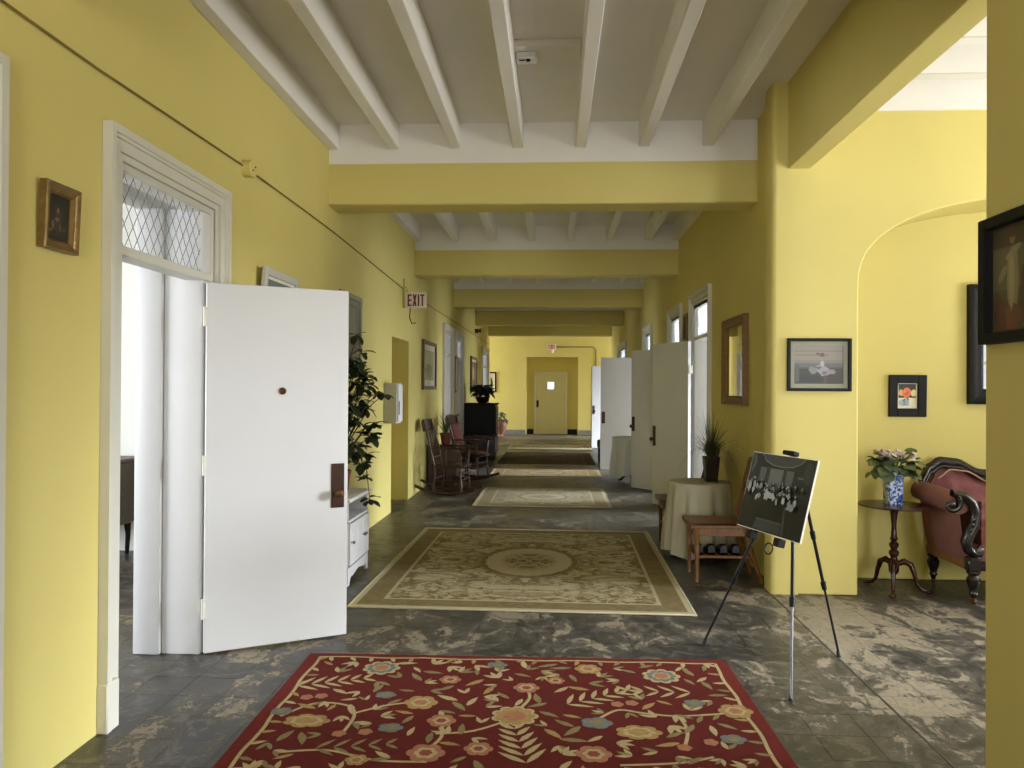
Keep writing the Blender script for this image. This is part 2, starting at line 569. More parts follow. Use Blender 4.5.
    def mesh(self, name, mats, smooth=True, angle=38):
        me = bpy.data.meshes.new(name)
        me.from_pydata(self.v, [], self.f)
        if not isinstance(mats, (list, tuple)):
            mats = [mats]
        for m in mats:
            me.materials.append(m)
        if len(mats) > 1:
            me.polygons.foreach_set('material_index', self.mi)
        bm = bmesh.new()
        bm.from_mesh(me)
        bmesh.ops.remove_doubles(bm, verts=bm.verts, dist=1e-6)
        bmesh.ops.recalc_face_normals(bm, faces=bm.faces)
        bm.to_mesh(me)
        bm.free()
        if smooth:
            me.polygons.foreach_set('use_smooth', [True] * len(me.polygons))
            me.set_sharp_from_angle(angle=math.radians(angle))
        me.update()
        return me

    def build(self, name, mats, parent=None, smooth=True, angle=38, loc=None, rot=None):
        o = bpy.data.objects.new(name, self.mesh(name, mats, smooth, angle))
        COL.objects.link(o)
        if parent is not None:
            o.parent = parent
        if loc is not None:
            o.location = loc
        if rot is not None:
            o.rotation_euler = rot
        return o


def thing(name, label, cat, loc=(0, 0, 0), rz=0.0, group=None):
    o = bpy.data.objects.new(name, None)
    o.empty_display_size = 0.05
    COL.objects.link(o)
    o.location = loc
    o.rotation_euler = (0, 0, rz)
    o['label'] = label
    o['category'] = cat
    if group:
        o['group'] = group
    return o


def tag(o, label, cat, group=None):
    o['label'] = label
    o['category'] = cat
    if group:
        o['group'] = group
    return o


def structure(o, label=None, cat=None):
    o['kind'] = 'structure'
    if label:
        o['label'] = label
    if cat:
        o['category'] = cat
    return o


def empty_structure(name, label=None, cat=None, loc=(0, 0, 0)):
    o = bpy.data.objects.new(name, None)
    o.empty_display_size = 0.05
    COL.objects.link(o)
    o.location = loc
    return structure(o, label, cat)


def inst(name, mesh, parent, loc=(0, 0, 0), rot=(0, 0, 0), scale=None):
    o = bpy.data.objects.new(name, mesh)
    COL.objects.link(o)
    o.parent = parent
    o.location = loc
    o.rotation_euler = rot
    if scale is not None:
        o.scale = scale if not isinstance(scale, (int, float)) else (scale,) * 3
    return o


def frame_T(origin, ux, uy):
    """matrix whose local x, y run along ux, uy and whose z is their normal"""
    ux, uy = Vector(ux).normalized(), Vector(uy).normalized()
    uz = ux.cross(uy)
    m = Matrix((ux, uy, uz)).transposed().to_4x4()
    m.translation = Vector(origin)
    return m


# ------------------------------------------------------------------ the setting
XL, XR = -1.96, 1.70          # corridor wall faces
XP = 1.605                    # face of the two piers at the parlour opening
WT_L, WT_R = 0.38, 0.36       # wall thicknesses
ZC, ZJ = 3.78, 3.56           # ceiling, underside of joists
Y_P = 5.77                    # face of the arch wall
Y_N = 2.965                   # end of the near pier
Y_END = 25.2
BEAMS = [2.73, 6.555, 10.68, 14.85, 19.0, 22.8]
BT = 0.31

DOOR_H, RAIL_T, TRANS_T, CASE_T = 2.10, 2.145, 2.52, 2.68
left_doors = [(1.56, 2.46), (3.36, 4.33), (13.55, 14.60), (15.32, 16.20), (20.8, 22.5)]
right_doors = [(8.55, 9.50), (10.44, 11.32), (13.55, 14.48), (18.3, 20.1)]
niche = (9.20, 10.28)


def wall_boxes(mb, axis, a0, a1, u0, u1, z0, z1, holes):
    """wall slab a0..a1 thick, running u0..u1, with rectangular holes (u0,u1,z0,z1)"""
    def bx(ua, ub, za, zb):
        if ub - ua < 1e-4 or zb - za < 1e-4:
            return
        if axis == 'x':
            mb.box((a0, ua, za), (a1, ub, zb))
        else:
            mb.box((ua, a0, za), (ub, a1, zb))
    u = u0
    for h in sorted(holes):
        bx(u, h[0], z0, z1)
        bx(h[0], h[1], z0, h[2])
        bx(h[0], h[1], h[3], z1)
        u = h[1]
    bx(u, u1, z0, z1)


# floor slab and its tiles
mb = MB()
mb.box((-7, -4.5, -0.25), (7, 27, -0.0014))
floor = structure(mb.build('floor', M['floor']), 'dark worn painted tile floor with tan patches where paint is gone')

TS = 0.2286
rng = random.Random(3)
tmeshes = []
for k in range(6):
    mb = MB()
    h = TS / 2 - 0.0004
    jx = [h - rng.random() * 0.0006 for _ in range(4)]
    mb.add([(-jx[0], -jx[1], -0.0016), (jx[1], -jx[2], -0.0016), (jx[2], jx[3], -0.0016), (-jx[3], jx[0], -0.0016),
            (-jx[0] + .0004, -jx[1] + .0004, 0), (jx[1] - .0004, -jx[2] + .0004, 0), (jx[2] - .0004, jx[3] - .0004, 0), (-jx[3] + .0004, jx[0] - .0004, 0)],
           [(4, 5, 6, 7), (0, 1, 5, 4), (1, 2, 6, 5), (2, 3, 7, 6), (3, 0, 4, 7)])
    me = bpy.data.meshes.new('tile')
    me.from_pydata(mb.v, [], mb.f)
    me.materials.append(M['floor'])
    tmeshes.append(me)

rug_rects = [(-1.33, 0.98, 1.0, 4.28), (-1.385, 0.965, 5.19, 8.16)]
tiles = []
CI = CAM_M.to_3x3().inverted()
for i in range(int(-7 / TS), int(7 / TS)):
    for j in range(int(-4 / TS), int(26 / TS)):
        cx, cy = (i + 0.5) * TS, (j + 0.5) * TS
        if cy < 0.6:
            vis = False
        else:
            d = CI @ Vector((cx, cy, -CAM_Z))
            px = 512 + F_PX * d.x / -d.z if d.z < 0 else -1
            py = 384 - F_PX * d.y / -d.z if d.z < 0 else -1
            vis = -12 < px < 995 and py < 782
        if any(a + .12 < cx < b - .12 and c + .12 < cy < e - .12 for a, b, c, e in rug_rects):
            vis = False
        in_corr = XL < cx < XP
        in_parl = XP <= cx < 5.5 and Y_N - 3.6 < cy < 6.1
        in_left = -5 < cx < XL and 2.6 < cy < 6.7
        if not (in_corr or in_parl or in_left):
            continue
        if in_left and not (cx > -4.2):
            vis = False
        if in_parl and cy < 2.8:
            vis = False
        tiles.append((0 if vis else 1, cy, cx))
tiles.sort()
rest = MB()
for n, (hid, cy, cx) in enumerate(tiles):
    dz = -0.0006 * rng.random()
    if n < 300 and not hid:
        inst('tile', tmeshes[rng.randrange(6)], floor, (cx, cy, dz), (0, 0, rng.randrange(4) * PI / 2))
    elif cy < 16:
        me = tmeshes[rng.randrange(6)]
        rest.add([(v.co.x + cx, v.co.y + cy, v.co.z + dz) for v in me.vertices], [tuple(p.vertices) for p in me.polygons])
o = bpy.data.objects.new('tile_field', bpy.data.meshes.new('tile_field'))
o.data.from_pydata(rest.v, [], rest.f)
o.data.materials.append(M['floor'])
COL.objects.link(o)
o.parent = floor
o['kind'] = 'stuff'

# threshold board where the parlour floor meets the corridor
mb = MB()
mb.box((1.600, Y_N, -0.004), (1.610, Y_P, 0.0016), 0.0006)
structure(mb.build('trim_1', M['threshold']), 'thin dark threshold strip in the floor between the two piers')

# left wall with doorways and the shallow door niche
mb = MB()
holes = [(a, b, 0, TRANS_T) for a, b in left_doors] + [(niche[0], niche[1], 0, 2.13)]
wall_boxes(mb, 'x', XL - WT_L, XL, -4.2, 23.4, 0, ZC + 0.1, holes)
mb.box((XL - WT_L, niche[0], 0), (XL - WT_L + 0.05, niche[1], 2.13))
wall_left = structure(mb.build('wall_left', M['yellow'], smooth=False), 'long yellow corridor wall with the open white door')

# right corridor wall
mb = MB()
wall_boxes(mb, 'x', XR, XR + WT_R, Y_P + 0.15, 23.4, 0, ZC + 0.1, [(a, b, 0, TRANS_T) for a, b in right_doors])
wall_right = structure(mb.build('wall_right', M['yellow'], smooth=False), 'shaded yellow corridor wall with doors and mirror on the right')

# far pier and arch wall of the parlour: outline with the arched niche opening
AX, AA, AB, AZ = 3.89, 1.66, 0.68, 2.26
outer_r = 6.2
arch = []
for t in range(57):
    c_, s_ = math.cos(PI * t / 56), math.sin(PI * t / 56)
    arch.append((AX - AA * math.copysign(abs(c_) ** 0.8, c_), AZ + AB * s_ ** 0.8))
poly = [(1.73, 0), (AX - AA, 0)] + arch + [(AX + AA, 0), (outer_r, 0), (outer_r, ZC + 0.05), (1.73, ZC + 0.05)]
ND = 0.53
mb = MB()
T = frame_T((0, Y_P + ND, 0), (1, 0, 0), (0, 0, 1))
mb.prism(poly, 0.0, ND, T=T)
mb.box((2.0, Y_P + ND, 0), (outer_r, Y_P + ND + 0.12, ZC + 0.05))
wall_arch = structure(mb.build('wall_arch', M['yellow'], angle=30), 'bright yellow parlour wall with a wide arched niche')
bv = wall_arch.modifiers.new('soft_plaster_edge', 'BEVEL')
bv.width, bv.segments, bv.limit_method, bv.angle_limit = 0.014, 3, 'ANGLE', math.radians(60)
# the pier's rounded corner strip, running to the ceiling
mb = MB()
r = 0.035
pl = [(XP + r - r * math.cos(a), Y_P + r - r * math.sin(a)) for a in [PI / 2 * k / 6 for k in range(7)]]
pl = [(XP, Y_P + 0.19)] + [(x, y - 0.001) for x, y in pl] + [(1.80, Y_P - 0.001), (1.80, Y_P + 0.19)]
mb.prism(pl, 0, ZC + 0.05)
structure(mb.build('wall_pier', M['yellow']), 'slim yellow pier at the corridor corner beside the easel')

# near pier on the right edge of the picture
mb = MB()
mb.box((XP, -4.2, 0), (2.02, Y_N, ZC + 0.1), 0.012)
structure(mb.build('wall_near_pier', M['yellow']), 'shaded yellow pier at the right edge carrying the draped figure picture')

# header over the parlour opening
mb = MB()
mb.box((1.716, Y_N - 0.1, 3.138), (1.88, Y_P + 0.02, ZC + 0.1), 0.006)
structure(mb.build('wall_header', M['yellow']), 'yellow header beam over the parlour opening')

# parlour shell
mb = MB()
wall_boxes(mb, 'x', 6.2, 6.5, -1.2, 6.3, 0, ZC + 0.1, [(3.2, 5.2, 0.6, 3.25), (0.3, 2.3, 0.6, 3.25)])
structure(mb.build('wall_parlour_east', M['yellow'], smooth=False), 'parlour window wall')
mb = MB()
wall_boxes(mb, 'y', -1.2, -0.9, 2.0, 6.2, 0, ZC + 0.1, [(3.2, 4.6, 0.6, 2.9)])
structure(mb.build('wall_parlour_south', M['yellow'], smooth=False), 'parlour south wall')
# corridor end behind the camera
mb = MB()
wall_boxes(mb, 'y', -4.3, -4.0, -2.4, 2.0, 0, ZC + 0.1, [(-0.8, 0.8, 0.6, 2.9)])
structure(mb.build('wall_south', M['yellow'], smooth=False), 'corridor wall behind the viewer')

# end hall: end wall with the door recess
RX0, RX1, RZ = on_y(526, 430, Y_END).x, on_y(578, 430, Y_END).x, on_y(552, 357, Y_END).z
mb = MB()
wall_boxes(mb, 'y', Y_END, Y_END + 0.5, -5.4, 5.4, 0, ZC + 0.1, [(RX0, RX1, 0, RZ)])
mb.box((RX0, Y_END + 0.5, 0), (RX1, Y_END + 0.6, RZ + 0.1))
wall_end = structure(mb.build('wall_end', M['yellow'], smooth=False), 'bright yellow wall closing the far end of the corridor')
mb = MB()
mb.box((-5.4, Y_END - 0.03, 0), (RX0 - 0.02, Y_END, 0.17), 0.006)
mb.box((RX1 + 0.02, Y_END - 0.03, 0), (5.4, Y_END, 0.17), 0.006)
structure(mb.build('baseboard_end', simple('grey_baseboard', lin(120, 118, 112), 0.5)), 'grey baseboard along the end wall')
for (ya, xa, xb, nm) in ((23.1, -5.4, XL - WT_L, 'wall_end_left'), (23.1, XR + WT_R, 5.4, 'wall_end_right')):
    mb = MB()
    mb.box((xa, ya, 0), (xb, ya + 0.3, ZC + 0.1))
    structure(mb.build(nm, M['yellow']), 'yellow return wall of the end hall ' + ('to the left' if xa < 0 else 'to the right'))
for s in (-1, 1):
    mb = MB()
    a0, a1 = (5.4, 5.7) if s > 0 else (-5.7, -5.4)
    wall_boxes(mb, 'x', a0, a1, 23.1, 25.8, 0, ZC + 0.1, [(23.6, 25.0, 0.6, 2.9)])
    structure(mb.build('wall_end_side', M['yellow'], smooth=False), 'end hall window wall on the ' + ('right' if s > 0 else 'left'))

# side rooms, white inside
mb = MB()
wall_boxes(mb, 'x', -6.7, -6.4, 1.2, 7.0, 0, ZC + 0.1, [(2.0, 3.4, 0.6, 2.9)])
mb.box((-6.4, 6.85, 0), (XL - WT_L, 7.05, ZC + 0.1))
mb.box((-6.4, 1.0, 0), (XL - WT_L, 1.2, ZC + 0.1))
structure(mb.build('wall_left_room', M['room'], smooth=False), 'white walls of the room behind the open door')
mb = MB()
wall_boxes(mb, 'x', -5.7, -5.4, 11.5, 23.1, 0, ZC + 0.1, [(13.6, 15.0, 0.6, 2.9), (20.3, 21.7, 0.6, 2.9)])
for y in (11.5, 17.4, 22.9):
    mb.box((-5.4, y, 0), (XL - WT_L, y + 0.15, ZC + 0.1))
structure(mb.build('wall_left_rooms', M['room'], smooth=False), 'white walls of the far rooms on the left')
mb = MB()
wall_boxes(mb, 'x', 5.0, 5.3, 6.4, 23.1, 0, ZC + 0.1, [(8.6, 10.0, 0.4, 2.15), (10.7, 12.1, 0.4, 2.15), (13.9, 15.3, 0.4, 2.15), (19.3, 20.7, 0.4, 2.15)])
for y in (6.45, 9.97, 12.6, 17.0, 22.7):
    mb.box((XR + WT_R, y, 0), (5.0, y + 0.12, ZC + 0.1))
structure(mb.build('wall_right_rooms', M['room'], smooth=False), 'white walls of the rooms behind the right-hand doors')


# windows that let the daylight in
def window(idx, axis, face, u0, u1, z0, z1):
    w = empty_structure('window_%d' % idx, 'tall white sash window, out of view')
    mb = MB()
    um = (u0 + u1) / 2
    zm = (z0 + z1) / 2
    segs = [((u0, z0), (u0 + .05, z1)), ((u1 - .05, z0), (u1, z1)), ((u0, z0), (u1, z0 + .05)), ((u0, z1 - .05), (u1, z1)), ((u0, zm - .02), (u1, zm + .02)), ((um - .015, z0), (um + .015, z1))]
    for (a, b), (c, d) in segs:
        if axis == 'x':
            mb.box((face - .03, a, b), (face + .03, c, d))
        else:
            mb.box((a, face - .03, b), (c, face + .03, d))
    mb.build('sash', M['white'], w, smooth=False)
    mb = MB()
    if axis == 'x':
        mb.box((face - .003, u0, z0), (face + .003, u1, z1))
    else:
        mb.box((u0, face - .003, z0), (u1, face + .003, z1))
    mb.build('pane', M['glass'], w, smooth=False)


wi = 20
for a in (('x', 6.32, 3.2, 5.2, .6, 3.25), ('x', 6.32, .3, 2.3, .6, 3.25), ('y', -1.05, 3.2, 4.6, .6, 2.9), ('y', -4.15, -.8, .8, .6, 2.9), ('x', -6.55, 2.0, 3.4, .6, 2.9),
          ('x', -5.55, 13.6, 15, .6, 2.9), ('x', -5.55, 20.3, 21.7, .6, 2.9), ('x', 5.15, 8.6, 10.0, .4, 2.15), ('x', 5.15, 10.7, 12.1, .4, 2.15), ('x', 5.15, 13.9, 15.3, .4, 2.15),
          ('x', 5.15, 19.3, 20.7, .4, 2.15), ('x', 5.55, 23.6, 25, .6, 2.9), ('x', -5.55, 23.6, 25, .6, 2.9)):
    window(wi, *a)
    wi += 1

# ceiling with its joists
mb = MB()
mb.box((-6.8, -4.4, ZC), (6.6, 26, ZC + 0.2))
ceiling = structure(mb.build('ceiling', M['ceil']), 'white boarded ceiling with exposed joists')
jx = [XL + 0.035 + 0.535 * k for k in range(7)]
spans = [(-4.0, BEAMS[0])] + [(BEAMS[k] + BT, BEAMS[k + 1]) for k in range(5)] + [(BEAMS[5] + BT, Y_END)]
for ya, yb in spans:
    mb = MB()
    mb.box((-0.045, 0, ZJ), (0.045, yb - ya, ZC + 0.01), 0.006)
    me = mb.mesh('joist', M['ceil'])
    for k, x in enumerate(jx):
        inst('joist', me, ceiling, (x + (0.0 if k else 0.01), ya, 0))
    if ya > 6:
        inst('joist', me, ceiling, (1.66, ya, 0))
mb = MB()
mb.box((1.875, -0.05, ZJ + 0.03), (6.2, 0.05, ZC + 0.01), 0.006)
me = mb.mesh('joist', M['ceil'])
for k in range(12):
    inst('joist', me, ceiling, (0, 5.24 - 0.53 * k, 0))
mb = MB()
mb.box((1.89, Y_P - 0.02, 3.555), (6.2, Y_P, ZC + 0.01))
structure(mb.build('trim_2', M['ceil']), 'white frieze above the arched niche wall')

for k, y in enumerate(BEAMS):
    b = empty_structure('ceiling_beam' if k == 0 else 'ceiling_beam', None)
    x0, x1 = (XL - 0.05, 1.72) if k == 0 else (XL - 0.05, XR + 0.05)
    mb = MB()
    mb.box((x0, y, 3.08), (x1, y + BT, 3.445), 0.012)
    mb.build('beam_face', M['yellow'], b)
    mb = MB()
    mb.box((x0, y + 0.004, 3.435), (x1, y + BT - 0.004, ZC + 0.02))
    mb.build('beam_frieze', M['ceil'], b)
    b['label'] = ['yellow cross beam at the very top left above the viewer', 'nearest full yellow cross beam with white frieze', 'second yellow cross beam down the corridor',
                  'third yellow cross beam down the corridor', 'dark fourth yellow cross beam down the corridor', 'last yellow cross beam before the end wall'][k]

# smoke detector on its mounting board between two joists
c = on_z(527, 55, ZC - 0.05)
mb = MB()
mb.box((jx[3] - 0.09 + 0.13, c.y - 0.13, ZC - 0.045), (jx[4] - 0.05, c.y + 0.13, ZC), 0.004)
board = mb.build('ceiling_board', M['ceil'])
structure(board, 'short white board between two joists')
sd = thing('smoke_detector', 'small white alarm box with key hole on the ceiling board', 'alarm', (c.x, c.y, ZC - 0.045))
mb = MB()
mb.box((-0.065, -0.055, -0.05), (0.065, 0.055, 0), 0.012, seg=2)
mb.build('housing', M['white'], sd)
mb = MB()
mb.lathe([(0.012, -0.06), (0.016, -0.058), (0.016, -0.048)], 12)
mb.build('key_switch', M['black_metal'], sd, loc=(0.01, -0.03, 0))
mb = MB()
mb.cyl((-0.05, -0.03, -0.052), (-0.012, -0.03, -0.052), 0.004, n=6)
mb.build('lever', M['black_metal'], sd)


# ------------------------------------------------------------------ doorways
def door_casing(n, side, y0, y1, label, cw=0.135, detailed=False, lace=False, far=0.02):
    X = XL if side < 0 else XR
    out = 1 if side < 0 else -1           # direction into the corridor
    WT = WT_L if side < 0 else WT_R
    tr = empty_structure('trim_%d' % n, label)
    bands = [(-0.03, 0.0, -0.004), (0.0, 0.022, 0.014), (0.022, 0.034, 0.006), (0.034, 0.085, 0.022), (0.085, 0.10, 0.034), (0.10, cw, 0.044)]
    mb = MB()
    for a, b, p in bands:
        xa, xb = sorted((X - out * 0.03, X + out * p))
        mb.box((xa, y0 - b, 0), (xb, y0 - a, TRANS_T + a + 0.0))
        mb.box((xa, y1 + a, 0), (xb, y1 + b, TRANS_T + a + 0.0))
        mb.box((xa, y0 - b, TRANS_T + a), (xb, y1 + b, TRANS_T + b))
    mb.build('architrave', M['cream_paint'], tr, smooth=False)
    # plinth blocks
    for yy in ((y0 - cw - 0.004, y0 - 0.045), (y1 + 0.045, y1 + cw + 0.004)):
        mb = MB()
        xa, xb = sorted((X - out * 0.01, X + out * 0.047))
        mb.box((xa, yy[0], 0), (xb, yy[1], 0.215), 0.006)
        mb.build('plinth_block', M['cream_paint'], tr)
    # lining through the wall, in two steps, with a rounded outer corner
    mb = MB()
    xm = X - out * 0.235
    xe = X - out * (WT + 0.01)
    for xa, xb, t in ((X - out * 0.012, xm, 0.015), (xm, xe, 0.035)):
        lo, hi = sorted((xa, xb))
        mb.box((lo, y0 - 0.01, 0), (hi, y0 + t, TRANS_T), 0.012 if detailed else 0.004, seg=2)
        mb.box((lo, y1 - t - far, 0), (hi, y1 + 0.01, TRANS_T), 0.012 if detailed else 0.004, seg=2)
        mb.box((lo, y0, TRANS_T - 0.02), (hi, y1, TRANS_T + 0.01))
    mb.build('lining', M['white'], tr)
    mb = MB()
    lo, hi = sorted((X - out * 0.004, X - out * 0.12))
    mb.box((lo, y0, DOOR_H), (hi, y1, RAIL_T), 0.005)
    mb.box((lo, y0, TRANS_T - 0.035), (hi, y1, TRANS_T), 0.004)
    mb.build('transom_rail', M['cream_paint'], tr)
    # transom light
    w = empty_structure('window_%d' % n, label.replace('door casing', 'transom light').replace('casing', 'transom light') if 'casing' in label else 'transom light')
    xg = X - out * 0.045
    mb = MB()
    mb.box((xg - 0.002, y0 + 0.014, RAIL_T), (xg + 0.002, y1 - 0.014 - far, TRANS_T - 0.035))
    mb.build('pane', M['lace'] if lace else M['glass'], w, smooth=False)
    if detailed:
        # diamond wire mesh in front of the glass
        mb = MB()
        ya, yb, za, zb = y0 + 0.014, y1 - 0.014 - far, RAIL_T, TRANS_T - 0.035
        pitch, slope = 0.075, 1.5
        xw = X - out * 0.03
        for sgn in (-1, 1):
            kk = -20
            while kk < 40:
                ys = ya + kk * pitch
                # z = za + slope*(y-ys) or mirrored
                p, q = [], None
                t0 = 0.0
                t1 = (zb - za) / slope
                a_y, b_y = (ys, ys + t1) if sgn > 0 else (ys + t1, ys)
                # clip to ya..yb
                def zat(y):
                    return za + (y - a_y) / (b_y - a_y) * (zb - za)
                lo_y, hi_y = max(min(a_y, b_y), ya), min(max(a_y, b_y), yb)
                if hi_y - lo_y > 0.01:
                    mb.cyl((xw + sgn * 0.002, lo_y, zat(lo_y)), (xw + sgn * 0.002, hi_y, zat(hi_y)), 0.0019, n=5)
                kk += 1
        o = mb.build('wire_mesh', M['wire'], w)
        o['kind'] = 'stuff'
    return tr


def door_leaf(n, p0, p1, z1=2.095, thick=0.045, label='', hinge_side=1, peephole=False, handle_z=0.98, mat='white', plate='bronze', plate_h=0.22, plate_w=0.06):
    """leaf standing from the hinge p0 to the free edge p1 (corridor-plan points of the face seen)"""
    p0, p1 = Vector((p0[0], p0[1], 0)), Vector((p1[0], p1[1], 0))
    ux = (p1 - p0).normalized()
    Lw = (p1 - p0).length
    rz = math.atan2(ux.y, ux.x)
    d = empty_structure('door_%d' % n, label, loc=(p0.x, p0.y, 0))
    d.rotation_euler = (0, 0, rz)
    s = hinge_side                     # the seen face is y=0, the body lies at y*s
    mb = MB()
    y0, y1 = sorted((0, s * thick))
    mb.box((0.0, y0, 0.012), (Lw, y1, z1), 0.004)
    mb.build('leaf', M[mat], d)
    f = -s                              # outward direction of the seen face
    for z in ((0.262, 1.063, 1.894) if peephole else (0.35, 1.75)):
        mb = MB()
        mb.box((-0.012, -0.008 + f * 0.0, z - 0.05), (0.004, 0.03 * s + 0.008, z + 0.05), 0.003)
        mb.cyl((-0.008, f * 0.007, z - 0.055), (-0.008, f * 0.007, z + 0.055), 0.0085, n=10)
        mb.build('hinge', M['cream_paint'], d)
    for ff, yy in ((f, 0.0), (-f, s * thick)):
        mb = MB()
        lo, hi = sorted((yy, yy + ff * 0.006))
        mb.box((Lw - 0.022 - plate_w, lo, handle_z - plate_h / 2), (Lw - 0.022, hi, handle_z + plate_h / 2), 0.002)
        hp = mb.build('handle_plate', M[plate], d)
        mb = MB()
        kz = handle_z - plate_h * 0.16
        T = frame_T((Lw - 0.022 - plate_w / 2, yy, kz), (1, 0, 0), (0, 0, -ff))
        mb.lathe([(0.012, 0.0), (0.010, 0.02), (0.016, 0.03), (0.027, 0.042), (0.028, 0.052), (0.02, 0.064), (0.006, 0.068)], 16, T=T)
        mb.build('knob', M['brass'], hp)
    if peephole:
        mb = MB()
        T = frame_T((0.418, 0, 1.48), (1, 0, 0), (0, 0, -f))
        mb.lathe([(0.021, -0.001), (0.021, 0.006), (0.015, 0.008), (0.012, 0.003)], 16, T=T)
        mb.build('lock_cylinder', M['brass'], d)
    return d


door_casing(3, -1, *left_doors[0], 'white door casing just entering at the left edge')
door_casing(4, -1, *left_doors[1], 'cream moulded door casing around the near left doorway', detailed=True, far=0.105)
door_casing(5, -1, *left_doors[2], 'white door casing behind the rocking chairs')
door_casing(6, -1, *left_doors[3], 'greyish door casing past the second rocking chair')
door_casing(7, -1, *left_doors[4], 'white door casing at the far left end')
door_casing(8, 1, *right_doors[0], 'white door casing beside the mirror on the right wall', lace=True)
door_casing(9, 1, *right_doors[1], 'second door casing along the right wall', lace=True)
door_casing(10, 1, *right_doors[2], 'third door casing along the right wall', lace=True)
door_casing(11, 1, *right_doors[3], 'fourth door casing along the right wall, farthest', lace=True)

# the big open white door on the left: face seen between these floor points
a = on_z(203.5, 654, 0.012)
b = on_z(346.5, 634, 0.012)
door_leaf(1, a, b, 2.087, label='large plain white door standing open at near left', peephole=True, hinge_side=1, handle_z=0.913, plate_h=0.265, plate_w=0.078)
# open doors on the right
door_leaf(2, (1.665, 9.46), (1.335, 10.22), label='nearest open white door on the right wall', hinge_side=1, plate_h=0.26, handle_z=0.90)
door_leaf(3, (1.665, 11.28), (1.215, 11.87), label='second open white door, mostly hidden behind the nearest one', hinge_side=1)
door_leaf(4, (1.665, 14.44), (0.865, 14.41), label='yellowish lit open white door beyond the grey draped table', hinge_side=1, plate_h=0.22)
door_leaf(5, (1.665, 20.0), (0.945, 19.7), label='bluish shaded open door farthest along the right wall', hinge_side=1)
# closed leaf in the far left doorway, and the one at the picture's left edge
door_leaf(6, (XL - 0.10, 15.34), (XL - 0.10, 16.15), label='closed grey white door past the second rocking chair', hinge_side=1, mat='white')
door_leaf(7, (XL - 0.10, 1.64), (XL - 0.10, 2.47), label='closed white door beyond the left edge', hinge_side=1)

# end door in the recess
ex0, ex1 = on_y(534, 430, Y_END + 0.5).x, on_y(567, 430, Y_END + 0.5).x
ed = empty_structure('door_8', 'cream door with a small window at the far end of the corridor', loc=(ex0, Y_END + 0.5, 0))
W = ex1 - ex0
mb = MB()
mb.box((0.05, -0.03, 0.01), (W - 0.05, 0.0, 2.0), 0.004)
mb.build('leaf', M['end_door'], ed)
mb = MB()
for lo, hi in (((0, -0.06, 0), (0.06, 0, 2.06)), ((W - 0.06, -0.06, 0), (W, 0, 2.06)), ((0, -0.06, 2.0), (W, 0, 2.07))):
    mb.box(lo, hi, 0.004)
mb.build('door_frame', M['cream_paint'], ed)
mb = MB()
mb.box((W / 2 - 0.17, -0.045, 1.46), (W / 2 + 0.17, -0.028, 1.78), 0.004)
fr = mb.build('window_frame', M['box_grey'], ed)
mb = MB()
mb.box((W / 2 - 0.11, -0.05, 1.50), (W / 2 + 0.11, -0.04, 1.74))
gl, nt, bs = new_mat('lit_door_window')
bs.inputs['Base Color'].default_value = (0.8, 0.8, 0.85, 1)
bs.inputs['Emission Color'].default_value = (0.9, 0.92, 1, 1)
bs.inputs['Emission Strength'].default_value = 0.9
mb.build('pane', gl, fr)
mb = MB()
mb.box((0.08, -0.05, 0.90), (0.15, -0.03, 1.13), 0.003)
mb.build('handle_plate', M['black_metal'], ed)
for xa, xb in ((RX0 + 0.02, ex0 - 0.02), (ex1 + 0.02, RX1 - 0.02)):
    mb = MB()
    mb.box((xa, Y_END + 0.47, 0), (xb, Y_END + 0.5, 0.17), 0.004)
    structure(mb.build('baseboard_recess', M['black']), 'black baseboard in the door recess ' + ('left of the door' if xa < ex0 else 'right of the door'))


# ------------------------------------------------------------------ wiring on the walls
def conduit(name, label, pts, r=0.008, mat='yellow', parent=None):
    mb = MB()
    mb.tube(pts, r, 7)
    o = mb.build(name, M[mat], parent)
    if parent is None:
        tag(o, label, 'conduit')
    return o


wz = [(-1.0, 2.86)]
for px, py in ((2, 3), (60, 44), (97, 70), (170, 118), (239, 164), (300, 208), (331, 231), (404, 290)):
    q = on_x(px, py, XL)
    wz.append((q.y, q.z))
wz += [(14, 2.80), (19, 2.82), (22.7, 2.82)]
wire_mat = simple('old_brown_conduit', lin(120, 100, 40), 0.6, var=0.3)
M['conduit'] = wire_mat
conduit('wall_cable', 'thin brown cable running along the top of the left wall', [(XL + 0.012, y, z) for y, z in wz], 0.0052, 'conduit')
jb = on_x(244, 169, XL)
jt = thing('junction_box', 'round yellow painted junction box on the left wall cable', 'junction box', (XL, jb.y, jb.z))
mb = MB()
T = frame_T((0, 0, 0), (0, 1, 0), (0, 0, 1))
mb.lathe([(0.052, 0.0), (0.052, 0.05)], 24, T=T)
mb.build('box', M['yellow'], jt)
mb = MB()
mb.lathe([(0.056, 0.05), (0.058, 0.054), (0.056, 0.062), (0.02, 0.066)], 24, T=T)
mb.build('cover', M['yellow'], jt)
for dy in (-0.018, 0.018):
    mb = MB()
    mb.ball((0.067, dy, dy * 0.8), 0.006, 8, 6)
    mb.build('screw', M['brass'], jt)


